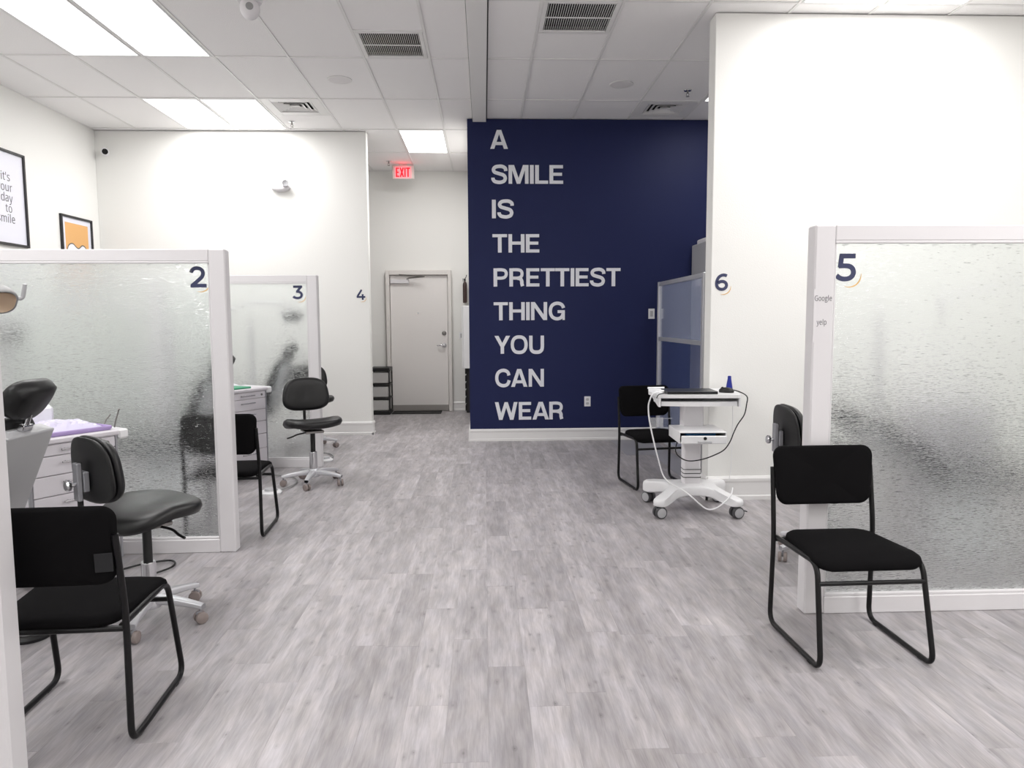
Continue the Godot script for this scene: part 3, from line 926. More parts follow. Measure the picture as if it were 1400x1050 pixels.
func stool(label: String, at: Vector3, turn: float, star: float) -> Node3D:   # faces +z
	var t := thing("operator_stool", label, "stool", at, turn, "black vinyl operator stools")
	var g := G.new()
	g.lathe([Vector2(0.0, 0.065), Vector2(0.05, 0.068), Vector2(0.058, 0.085), Vector2(0.05, 0.125), Vector2(0.042, 0.14), Vector2(0.0, 0.14)], 24)
	part("hub", g.mesh(), M.alu, t)
	for i in 5:
		var a := star - turn + TAU * i / 5
		var d := Vector3(sin(a), 0, cos(a))
		var b := Basis(Vector3.UP, a)
		g = G.new()
		var rows := []
		for k in 7:
			var q := k / 6.0
			var w := lerpf(0.030, 0.017, q); var hh := lerpf(0.024, 0.012, q)
			var c := Vector3(0, 0.108 - 0.026 * q * q, 0.02 + 0.255 * q)
			var row := PackedVector3Array()
			for p in rounded(w * 2, hh * 2, hh * 0.6, 3): row.append(b * (c + Vector3(-p.x, p.y, 0)))
			rows.append(row)
		g.grid(rows, true)
		var last: PackedVector3Array = rows[6]
		for k in range(1, last.size() - 1): g.flat(last[0], last[k + 1], last[k]); g.flat(last[0], last[k], last[k + 1])
		part("leg", g.mesh(), M.alu, t)
		var ct := caster(t, d * 0.26, a + 0.9 + i * 1.3, 0.029, M.caster, M.caster, 0.074)
	g = G.new()
	g.lathe([Vector2(0.0, 0.14), Vector2(0.034, 0.14), Vector2(0.033, 0.285), Vector2(0.031, 0.292), Vector2(0.0, 0.292)], 24)
	part("gas_cylinder", g.mesh(), M.chrome, t)
	g = G.new()
	g.lathe([Vector2(0.021, 0.29), Vector2(0.021, 0.47)], 20)
	part("piston", g.mesh(), M.plastic, t)
	g = G.new()
	g.box(Vector3(0, 0.475, -0.01), Vector3(0.16, 0.022, 0.20), 0.005)
	g.box(Vector3(0, 0.463, -0.16), Vector3(0.05, 0.008, 0.22), 0.002)
	part("seat_plate", g.mesh(), M.steel, t)
	g = G.new()
	g.tube(smooth([Vector3(-0.06, 0.468, 0.03), Vector3(-0.14, 0.462, 0.05), Vector3(-0.19, 0.445, 0.055), Vector3(-0.235, 0.435, 0.06)], 5), 0.0065, 8)
	part("lever", g.mesh(), M.plastic, t)
	# saddle seat: dished in the middle, front edge rolled down
	g = G.new()
	var rings := [Vector2(0.0, -0.030), Vector2(0.8, -0.030), Vector2(0.95, -0.026), Vector2(1.0, -0.004), Vector2(0.975, 0.020), Vector2(0.90, 0.036), Vector2(0.75, 0.044), Vector2(0.55, 0.042), Vector2(0.3, 0.036), Vector2(0.0, 0.033)]
	var dish := func(q: Vector3) -> Vector3:
		var fz := -q.y / 0.21   # +1 at the front edge
		var side := q.x / 0.25
		var up := 0.03 * side * side * (1.0 - 0.8 * maxf(0.0, fz)) - 0.045 * pow(maxf(0.0, fz - 0.1), 2) + 0.03 * pow(maxf(0.0, -fz - 0.3), 2)
		var drop := -0.035 * pow(absf(side), 3) * maxf(0.0, fz)
		return Vector3(q.x, q.y, q.z + up + drop)
	g.pad(superoval(0.50, 0.43, 2.5, 48), rings, dish, Transform3D(Basis(Vector3.RIGHT, -PI / 2) * Basis(Vector3.FORWARD, PI), Vector3(0, 0.536, 0.015)))
	part("seat", g.mesh(), M.vinyl, t)
	g = G.new()
	g.tube(fillet([Vector3(0, 0.463, -0.24), Vector3(0, 0.466, -0.285), Vector3(0, 0.82, -0.285)], 0.03), 0.013, 4)
	part("back_bar", g.mesh(), M.plastic, t)
	g = G.new()
	g.box(Vector3(0, 0.735, -0.292), Vector3(0.05, 0.17, 0.02), 0.003)
	g.box(Vector3(0, 0.735, -0.268), Vector3(0.07, 0.09, 0.024), 0.003)
	part("back_bracket", g.mesh(), M.alu_dull, t)
	g = G.new()
	g.lathe([Vector2(0.0, 0.0), Vector2(0.010, 0.0), Vector2(0.010, 0.02), Vector2(0.024, 0.022), Vector2(0.026, 0.034), Vector2(0.02, 0.042), Vector2(0.0, 0.043)], 9, Transform3D(Basis(Vector3.RIGHT, -PI / 2), Vector3(0, 0.725, -0.302)))
	part("knob", g.mesh(), M.chrome, t)
	var wrap := func(q: Vector3) -> Vector3: return Vector3(q.x, q.y, q.z + q.x * q.x * 0.55 + 0.10 * q.y * q.y)
	var shape := PackedVector2Array()
	for p in superoval(0.41, 0.30, 3.0, 44): shape.append(Vector2(p.x * (1.0 - 0.09 * p.y / 0.14), p.y))
	g = G.new()
	g.pad(shape, [Vector2(0.0, -0.006), Vector2(0.9, -0.006), Vector2(0.975, -0.004), Vector2(0.985, 0.004), Vector2(0.95, 0.008), Vector2(0.0, 0.008)], wrap, Transform3D(Basis(Vector3.RIGHT, -0.05), Vector3(0, 0.782, -0.252)))
	part("back_plate", g.mesh(), M.plastic, t)
	g = G.new()
	g.pad(shape, [Vector2(0.0, 0.008), Vector2(0.95, 0.010), Vector2(1.0, 0.022), Vector2(1.0, 0.030), Vector2(0.95, 0.048), Vector2(0.8, 0.058), Vector2(0.4, 0.058), Vector2(0.0, 0.056)], wrap, Transform3D(Basis(Vector3.RIGHT, -0.05), Vector3(0, 0.782, -0.252)))
	part("backrest", g.mesh(), M.vinyl, t)
	return t

func caster(parent: Node, at: Vector3, turn: float, r: float, wheel: Material, hub: Material, top: float, brake := false) -> Node3D:
	var g := G.new()
	g.lathe([Vector2(0.006, r), Vector2(0.006, top)], 8)
	g.box(Vector3(0, r * 1.75, -0.006), Vector3(r * 0.5, r * 0.55, r * 1.1), 0.003)
	if brake: g.box(Vector3(0, r * 1.2, r * 1.15), Vector3(r * 0.7, r * 0.18, r * 0.7), 0.002, Transform3D(Basis(Vector3.RIGHT, 0.3), Vector3(0, r * 0.3, 0)))
	var body := part("caster", g.mesh(), M.alu_dull if wheel == M.caster else M.caster_grey, parent, Transform3D(Basis(Vector3.UP, turn), at))
	for s in [-1, 1]:
		g = G.new()
		var xf := Transform3D(Basis(Vector3.BACK, -s * PI / 2), Vector3(s * r * 0.22, r, 0))
		g.lathe([Vector2(0.0, 0.0), Vector2(r * 0.96, 0.0), Vector2(r, r * 0.1), Vector2(r, r * 0.5), Vector2(r * 0.93, r * 0.62), Vector2(r * 0.8, r * 0.66)], 22, xf)
		var w := part("wheel", g.mesh(), wheel, body)
		g = G.new()
		g.lathe([Vector2(r * 0.8, r * 0.64), Vector2(r * 0.5, r * 0.70), Vector2(0.0, r * 0.72)], 20, xf)
		part("wheel_cap", g.mesh(), hub, body)
	return body

func dental_chair(label: String, at: Vector3, turn: float, side: float, lean := -0.36, post_z := 0.06) -> Node3D:   # feet point to +z
	var t := thing("dental_chair", label, "dental chair", at, turn, "dental chairs")
	var g := G.new()
	g.pad(superoval(0.46, 0.86, 3.2, 40), [Vector2(0.0, 0.0), Vector2(1.0, 0.0), Vector2(1.0, 0.03), Vector2(0.96, 0.05), Vector2(0.6, 0.06), Vector2(0.0, 0.065)], same, Transform3D(Basis(Vector3.RIGHT, -PI / 2), Vector3(0, 0, 0.10)))
	part("base", g.mesh(), M.white, t)
	g = G.new()
	g.prism(PackedVector2Array([Vector2(-0.14, 0.06), Vector2(0.20, 0.06), Vector2(0.10, 0.40), Vector2(-0.16, 0.40)]), -0.10, 0.10, Transform3D(Basis(Vector3.UP, -PI / 2), Vector3(0, 0, 0)))
	part("lift_column", g.mesh(), M.white, t)
	g = G.new()
	g.pad(rounded(0.44, 0.60, 0.08), [Vector2(0.0, -0.03), Vector2(0.9, -0.03), Vector2(1.0, 0.0), Vector2(1.0, 0.02), Vector2(0.0, 0.03)], same, Transform3D(Basis(Vector3.RIGHT, -PI / 2), Vector3(0, 0.42, 0.02)))
	part("seat_shell", g.mesh(), M.shell_light, t)
	var soft := [Vector2(0.0, -0.03), Vector2(0.92, -0.03), Vector2(1.0, 0.0), Vector2(0.97, 0.025), Vector2(0.85, 0.042), Vector2(0.5, 0.05), Vector2(0.0, 0.05)]
	g = G.new()
	g.pad(rounded(0.50, 0.66, 0.09), soft, same, Transform3D(Basis(Vector3.RIGHT, -PI / 2), Vector3(0, 0.475, 0.04)))
	part("seat", g.mesh(), M.vinyl, t)
	g = G.new()
	g.pad(rounded(0.44, 0.62, 0.10), soft, same, Transform3D(Basis(Vector3.RIGHT, -PI / 2 + 0.30), Vector3(0, 0.39, 0.62)))
	part("leg_rest", g.mesh(), M.vinyl, t)
	# backrest: tapered grey shell behind, black cushion in front; leans back
	var back := Basis(Vector3.RIGHT, lean)
	var bx := Transform3D(back, Vector3(0, 0.477, -0.247) + back * Vector3(0, 0.265, 0))
	g = G.new()
	var shell := PackedVector2Array([Vector2(-0.125, -0.20), Vector2(-0.11, -0.23), Vector2(-0.07, -0.25), Vector2(0.07, -0.25), Vector2(0.11, -0.23), Vector2(0.125, -0.20), Vector2(0.16, 0.24), Vector2(-0.16, 0.24)])
	g.prism(shell, -0.05, -0.042, bx)
	g.prism(PackedVector2Array([Vector2(-0.05, -0.24), Vector2(0.05, -0.24), Vector2(0.05, 0.235), Vector2(-0.05, 0.235)]), -0.042, 0.0, bx)
	part("back_shell", g.mesh(), M.shell, t)
	for s in [-1, 1]:
		g = G.new()
		g.box(Vector3(0, 0.0, -0.008), Vector3(0.012, 0.46, 0.07), 0.003, bx * Transform3D(Basis(Vector3.BACK, -s * 0.08), Vector3(s * 0.146, 0.01, 0)))
		part("side_cover", g.mesh(), M.shell_light, t)
		for y in [-0.12, 0.06, 0.19]:
			g = G.new()
			g.lathe([Vector2(0.006, 0.0), Vector2(0.004, 0.003), Vector2(0.0, 0.003)], 8, bx * Transform3D(Basis(Vector3.BACK, -s * PI / 2), Vector3(s * (0.153 + 0.08 * y), y, -0.008)))
			part("screw", g.mesh(), M.plastic, t)
	g = G.new()
	g.box(Vector3(0, 0.242, -0.015), Vector3(0.325, 0.012, 0.075), 0.004, bx)
	part("top_cover", g.mesh(), M.shell_light, t)
	g = G.new()
	g.pad(rounded(0.42, 0.62, 0.11), soft, func(q): return Vector3(q.x * (1.0 - 0.14 * q.y / 0.31), q.y, q.z + q.x * q.x * 0.5), bx * Transform3D(Basis(), Vector3(0, -0.02, 0.045)))
	part("back_cushion", g.mesh(), M.vinyl, t)
	g = G.new()
	g.tube([bx * Vector3(0, 0.22, -0.01), bx * Vector3(0, 0.345, -0.012)], 0.014, 10)
	g.box(Vector3(0, 0.262, -0.012), Vector3(0.07, 0.03, 0.03), 0.004, bx)
	part("headrest_bar", g.mesh(), M.chrome, t)
	g = G.new()
	var hx := bx * Transform3D(Basis(Vector3.RIGHT, -0.26), Vector3(0, 0.394, 0.004))
	g.pad(superoval(0.285, 0.20, 2.8, 40), [Vector2(0.0, -0.045), Vector2(0.7, -0.045), Vector2(0.92, -0.036), Vector2(1.0, 0.0), Vector2(0.97, 0.024), Vector2(0.85, 0.04), Vector2(0.5, 0.046), Vector2(0.0, 0.046)], func(q): return Vector3(q.x, q.y, q.z + q.x * q.x * 1.2), hx)
	part("headrest", g.mesh(), M.vinyl, t)
	# lamp post beside the seat
	g = G.new()
	var px := side * 0.33
	g.tube(fillet([Vector3(px, 0.03, post_z), Vector3(px, 1.36, post_z), Vector3(px, 1.46, post_z)], 0.05), 0.022, 14)
	g.tube([Vector3(px, 0.12, post_z), Vector3(px * 0.35, 0.12, 0.0)], 0.02, 10)
	part("lamp_post", g.mesh(), M.white_dull, t)
	g = G.new()
	g.lathe([Vector2(0.0, 0.0), Vector2(0.10, 0.0), Vector2(0.10, 0.02), Vector2(0.03, 0.035), Vector2(0.0, 0.035)], 20, Transform3D(Basis(), Vector3(px, 0, post_z)))
	part("post_foot", g.mesh(), M.white_dull, t)
	return t

func exam_lamp(label: String, head: Vector3, post: Vector3, aim: float) -> void:
	var t := thing("examination_lamp", label, "lamp", post, 0.0, "examination lamps")
	var h := head - post
	var g := G.new()
	g.tube(smooth([Vector3(0, 0, 0), Vector3(0, 0.10, 0), h * 0.45 + Vector3(0, 0.16, 0), h + Vector3(-0.05 * signf(h.x), 0.10, 0), h + Vector3(-0.04 * signf(h.x), 0.02, 0)], 8), 0.014, 10)
	part("arm", g.mesh(), M.white_dull, t)
	var hx := Transform3D(Basis(Vector3.UP, aim) * Basis(Vector3.RIGHT, 0.75), h)
	g = G.new()
	g.pad(rounded(0.24, 0.13, 0.05), [Vector2(0.0, -0.055), Vector2(0.55, -0.052), Vector2(0.9, -0.02), Vector2(1.0, 0.015), Vector2(1.0, 0.03), Vector2(0.93, 0.03)], same, hx)
	part("housing", g.mesh(), M.grey_plastic, t)
	g = G.new()
	g.pad(rounded(0.225, 0.115, 0.045), [Vector2(1.0, 0.031), Vector2(0.8, 0.012), Vector2(0.4, 0.0), Vector2(0.0, -0.004)], same, hx)
	part("reflector", g.mesh(), mat(Color(0.80, 0.70, 0.60) if head.z > -4.0 else Color(0.7, 0.7, 0.7), 0.25), t)
	for s in [-1, 1]:
		g = G.new()
		g.tube(fillet([hx * Vector3(s * 0.12, 0, 0), hx * Vector3(s * 0.15, 0, 0.0), hx * Vector3(s * 0.155, 0.06, -0.03)], 0.02), 0.009, 8)
		part("handle", g.mesh(), M.shell_light, t)

func cabinet(label: String, at: Vector3, turn: float) -> Node3D:   # drawers face +z
	var t := thing("drawer_cabinet", label, "cabinet", at, turn, "mobile drawer cabinets")
	var w := 0.455; var d := 0.46
	part("body", block(Vector3(-w / 2, 0.085, -d / 2), Vector3(w / 2, 0.80, d / 2 - 0.02), 0.004), M.cab, t)
	for s in [-1, 1]:
		part("corner_strip", block(Vector3(s * (w / 2 + 0.004) - 0.007, 0.085, d / 2 - 0.025), Vector3(s * (w / 2 + 0.004) + 0.007, 0.80, d / 2 - 0.001), 0.002), M.alu_dull, t)
	var g := G.new()
	g.box(Vector3(0, 0.815, 0), Vector3(w + 0.035, 0.032, d + 0.03), 0.008)
	part("top", g.mesh(), M.cab, t)
	g = G.new()
	g.box(Vector3(w / 2 + 0.043, 0.803, 0.06), Vector3(0.06, 0.056, 0.36), 0.010)
	part("side_tray", g.mesh(), M.white, t)
	var ys := [0.797, 0.735, 0.63, 0.52, 0.40, 0.265, 0.09]
	for i in 6:
		var y0: float = ys[i + 1] + 0.002; var y1: float = ys[i] - 0.002
		var dr := part("drawer", block(Vector3(-w / 2 + 0.006, y0, d / 2 - 0.02), Vector3(w / 2 - 0.006, y1, d / 2), 0.0025), M.cab, t)
		if i > 0:
			g = G.new()
			var y := y1 - 0.035
			g.tube([Vector3(-0.055, y, d / 2), Vector3(-0.08, y, d / 2 + 0.022), Vector3(0.08, y, d / 2 + 0.022), Vector3(0.055, y, d / 2)], 0.005, 8)
			part("handle", g.mesh(), M.chrome, dr)
		else:
			g = G.new()
			g.lathe([Vector2(0.011, 0.0), Vector2(0.010, 0.004), Vector2(0.0, 0.004)], 14, Transform3D(Basis(Vector3.RIGHT, PI / 2), Vector3(w / 2 - 0.05, y0 + 0.028, d / 2)))
			part("lock", g.mesh(), M.steel, dr)
			g = G.new()
			g.tube([Vector3(-0.055, y0 + 0.03, d / 2), Vector3(-0.08, y0 + 0.03, d / 2 + 0.022), Vector3(0.08, y0 + 0.03, d / 2 + 0.022), Vector3(0.055, y0 + 0.03, d / 2)], 0.005, 8)
			part("handle", g.mesh(), M.chrome, dr)
	g = G.new()
	g.tube(fillet([Vector3(w / 2 + 0.004, 0.30, d / 2 - 0.05), Vector3(w / 2 + 0.03, 0.30, d / 2 - 0.05), Vector3(w / 2 + 0.03, 0.77, d / 2 - 0.05), Vector3(w / 2 + 0.004, 0.77, d / 2 - 0.05)], 0.012), 0.006, 8)
	part("rail", g.mesh(), M.chrome, t)
	for sx in [-1, 1]:
		for sz in [-1, 1]:
			caster(t, Vector3(sx * (w / 2 - 0.05), 0, sz * (d / 2 - 0.06)), 0.4 * sx + sz, 0.034, M.caster_grey, M.disc, 0.09)
	return t

func furniture() -> void:
	var a := guest_chair("black sled base guest chair seen from behind at lower left, pale tag on its backrest")
	a.transform = Transform3D(Basis(Vector3.UP, PI + 0.055), Vector3(-1.472, 0, -2.628))
	var g := G.new()
	g.box(Vector3.ZERO, Vector3(0.055, 0.066, 0.003), 0.0008, Transform3D(Basis(Vector3.UP, 0.18) * Basis(Vector3.RIGHT, -0.12), Vector3(-0.200, 0.655, -0.2695)))
	part("tag", g.mesh(), mat(Color(0.13, 0.13, 0.14), 0.9), a, Transform3D(), "dark grey square tag on the rear of the backrest")
	var spots := [[Vector3(1.596, 0, -3.062), 0.022, "black sled base guest chair in front of the right screen bearing the 5"],
		[Vector3(-1.745, 0, -4.985), PI + 0.06, "black sled base guest chair half hidden behind the screen bearing the 2"],
		[Vector3(1.475, 0, -6.215), 0.15, "black sled base guest chair against the navy wall behind the white cart"]]
	for s in spots:
		var c := guest_chair(s[2])
		c.transform = Transform3D(Basis(Vector3.UP, s[1]), s[0])
	stool("black vinyl stool with chrome star base beside the nearest guest chair at left", Vector3(-1.629, 0, -3.467), deg_to_rad(141), deg_to_rad(80))
	stool("black vinyl stool standing alone in front of the screen bearing the 3", Vector3(-1.522, 0, -6.39), deg_to_rad(27), 0.0)
	stool("black vinyl stool partly hidden behind the edge of the screen with the 3", Vector3(-1.965, 0, -8.24), deg_to_rad(20), deg_to_rad(92))
	stool("black vinyl stool peeking out behind the post of the right screen", Vector3(2.02, 0, -4.20), deg_to_rad(88), deg_to_rad(-78))
	dental_chair("grey backed dental chair with black headrest at the left picture edge", Vector3(-2.54, 0, -3.37), deg_to_rad(-92), -1.0)
	dental_chair("dental chair behind the screen bearing the 2, only its headrest edge in the clear", Vector3(-2.54, 0, -5.80), deg_to_rad(-90), -1.0)
	dental_chair("dental chair blurred behind the rippled glass of the screen with the 3", Vector3(-2.62, 0, -8.15), deg_to_rad(-90), -1.0)
	dental_chair("dental chair blurred behind the rippled glass of the right screen", Vector3(3.02, 0, -4.42), deg_to_rad(90), 1.0, -1.0, -0.37)
	exam_lamp("grey examination lamp head with tan reflector at the left picture edge", Vector3(-2.165, 1.55, -3.24), Vector3(-2.60, 1.46, -3.04), 0.9)
	exam_lamp("examination lamp blurred behind the glass of the screen with the 3", Vector3(-2.06, 1.50, -7.95), Vector3(-2.68, 1.46, -7.82), 0.9)
	exam_lamp("examination lamp blurred behind the left screen bearing the 2", Vector3(-3.55, 1.36, -5.55), Vector3(-2.60, 1.455, -5.47), 0.9)
	exam_lamp("examination lamp blurred behind the glass of the right screen", Vector3(3.75, 1.52, -4.30), Vector3(2.65, 1.455, -4.09), -0.9)
	var c1 := cabinet("white drawer cabinet with a purple wrapped tray on top at left", Vector3(-2.425, 0, -4.11), deg_to_rad(57))
	cabinet("white drawer cabinet with bar handles beside the post of the screen with the 2", Vector3(-2.360, 0, -6.735), deg_to_rad(60))
	cabinet("white drawer cabinet blurred behind the far part of the right screen", Vector3(3.36, 0, -5.15), deg_to_rad(-10))
	cabinet_clutter()
	# foot controls and their hoses on the floor
	foot_pedal("round white foot pedal with grey hose on the floor beside the second cabinet", Vector3(-1.80, 0, -6.05), [Vector3(0.05, 0.02, 0), Vector3(0.12, 0.012, -0.32), Vector3(0.02, 0.012, -0.6), Vector3(-0.25, 0.012, -0.7)], M.white)
	foot_pedal("round pale foot pedal at the foot of the screen with the 3", Vector3(-1.66, 0, -7.45), [Vector3(0.0, 0.02, -0.05), Vector3(0.05, 0.012, -0.2), Vector3(-0.1, 0.012, -0.4), Vector3(-0.5, 0.012, -0.4)], M.white)
	foot_pedal("black foot pedal with trailing hoses under the nearest guest chair at left edge", Vector3(-2.10, 0, -3.30), [Vector3(0.06, 0.02, 0), Vector3(0.12, 0.010, -0.12), Vector3(0.02, 0.010, -0.35), Vector3(-0.3, 0.010, -0.4)], M.plastic)
	g = G.new()
	g.tube(smooth([Vector3(-2.2, 0.012, -4.05), Vector3(-2.05, 0.012, -4.25), Vector3(-1.90, 0.012, -4.32), Vector3(-1.84, 0.012, -4.22), Vector3(-1.90, 0.012, -4.08), Vector3(-2.05, 0.012, -3.85), Vector3(-2.3, 0.012, -3.75)], 8), 0.006, 8)
	lone("floor_hose", g.mesh(), M.plastic, "thin dark hose looping over the floor behind the nearest stool", "hose")

func foot_pedal(label: String, at: Vector3, hose: Array, m: Material) -> void:
	var t := thing("foot_pedal", label, "foot pedal", at)
	var g := G.new()
	g.lathe([Vector2(0.0, 0.0), Vector2(0.085, 0.0), Vector2(0.088, 0.014), Vector2(0.075, 0.026), Vector2(0.0, 0.030)], 28)
	part("base", g.mesh(), m, t)
	g = G.new()
	g.lathe([Vector2(0.0, 0.028), Vector2(0.055, 0.028), Vector2(0.05, 0.044), Vector2(0.0, 0.048)], 24)
	part("treadle", g.mesh(), M.shell_light if m == M.white else M.grey_plastic, t)
	g = G.new()
	g.tube(smooth(hose, 7), 0.007, 8)
	part("hose", g.mesh(), M.grey_plastic if m == M.white else M.plastic, t)

func crumple(w: float, d: float, h: float, sd: int, m: Material, called: String, label: String, category: String, xf: Transform3D) -> void:
	var f := FastNoiseLite.new()
	f.seed = sd; f.frequency = 9.0; f.fractal_octaves = 3; f.noise_type = FastNoiseLite.TYPE_CELLULAR; f.cellular_return_type = FastNoiseLite.RETURN_DISTANCE2_SUB
	var rows := []
	for i in 15:
		var row := PackedVector3Array()
		for j in 19:
			var x := (j / 18.0 - 0.5) * w; var z := (0.5 - i / 14.0) * d
			var edge := minf(minf(j, 18 - j) / 4.0, minf(i, 14 - i) / 3.0)
			var y := h * clampf(edge, 0.0, 1.0) * (0.45 + 0.8 * absf(f.get_noise_2d(x, z))) + 0.002
			row.append(Vector3(x + 0.006 * f.get_noise_2d(x + 7, z), y, z + 0.006 * f.get_noise_2d(x, z + 9)))
		rows.append(row)
	var g := G.new()
	for i in 14:
		for j in 18:
			g.quad(rows[i][j], rows[i][j + 1], rows[i + 1][j + 1], rows[i + 1][j])
	g.quad(rows[0][0], rows[14][0], rows[14][18], rows[0][18])
	lone(called, g.mesh(), m, label, category, xf)

func cabinet_clutter() -> void:
	var b := Basis(Vector3.UP, deg_to_rad(57))
	var o := Vector3(-2.425, 0.8315, -4.11)
	var g := G.new()
	# purple wrapped tray
	var t := thing("wrapped_tray", "purple instrument tray wrapped in clear film on the left cabinet", "tray", o + b * Vector3(0.03, 0, 0.06), deg_to_rad(57))
	g.box(Vector3(0, 0.006, 0), Vector3(0.37, 0.012, 0.30), 0.004)
	for s in [-1, 1]:
		g.box(Vector3(0, 0.016, s * 0.148), Vector3(0.38, 0.018, 0.012), 0.004)
		g.box(Vector3(s * 0.186, 0.016, 0), Vector3(0.012, 0.018, 0.29), 0.004)
	part("tray", g.mesh(), M.purple, t)
	crumple(0.34, 0.26, 0.045, 4, M.film, "plastic_film", "crumpled clear film heaped on the purple tray", "film", Transform3D(b, o + b * Vector3(0.03, 0.0128, 0.06)))
	g = G.new()
	g.box(Vector3(0, 0.07, 0), Vector3(0.32, 0.14, 0.11), 0.02)
	lone("tissue_box", g.mesh(), M.paper, "white box beside the purple tray behind the black headrest", "box", Transform3D(b, o + b * Vector3(-0.08, 0.0, -0.165)))
	g = G.new()
	g.tube([Vector3(-0.045, 0.012, 0), Vector3(0.0, 0.012, 0)], 0.011, 10)
	var pen := thing("marker_pen", "short black and orange tube lying behind the purple tray", "pen", o + b * Vector3(0.14, 0.0, -0.13), deg_to_rad(40))
	part("cap", g.mesh(), M.plastic, pen)
	g = G.new()
	g.tube([Vector3(0.0, 0.012, 0), Vector3(0.055, 0.012, 0)], 0.010, 10)
	part("barrel", g.mesh(), mat(Color(0.80, 0.50, 0.12), 0.4), pen)
	for k in 2:
		g = G.new()
		g.tube([Vector3(0, 0, 0), Vector3(0.008 + 0.01 * k, 0.035, 0.0), Vector3(0.025 + 0.01 * k, 0.10 - 0.04 * k, 0.01)], 0.004, 8)
		g.lathe([Vector2(0.0, -0.008), Vector2(0.007, 0.0), Vector2(0.0, 0.010)], 10, Transform3D(Basis(), Vector3(0.026 + 0.01 * k, 0.102 - 0.04 * k, 0.01)))
		lone("instrument_probe", g.mesh(), M.steel, ["long slim steel instrument standing at the right end of the left cabinet", "short slim steel instrument at the outer corner of the left cabinet"][k], "instrument", Transform3D(b, o + b * Vector3(0.275 + 0.005 * k, 0.0, 0.14 - 0.12 * k)))
	b = Basis(Vector3.UP, deg_to_rad(60))
	o = Vector3(-2.360, 0.8315, -6.735)
	g = G.new()
	g.box(Vector3(0, 0.008, 0), Vector3(0.26, 0.016, 0.20), 0.005)
	lone("green_tray", g.mesh(), mat(Color(0.30, 0.62, 0.48), 0.5), "flat green tray on the second cabinet", "tray", Transform3D(b, o + b * Vector3(-0.06, 0, 0.12)))
	crumple(0.34, 0.18, 0.035, 8, M.paper, "paper_towel", "white crumpled towel on the second cabinet behind the green tray", "towel", Transform3D(b, o + b * Vector3(0.0, 0, -0.09)))
	g = G.new()
	g.tube([Vector3(0, 0, 0), Vector3(0.01, 0.03, 0), Vector3(0.0, 0.055, 0.01)], 0.004, 8)
	lone("instrument_probe", g.mesh(), M.plastic, "tiny dark instrument standing on the second cabinet", "instrument", Transform3D(b, o + b * Vector3(-0.02, 0.02, -0.03)))

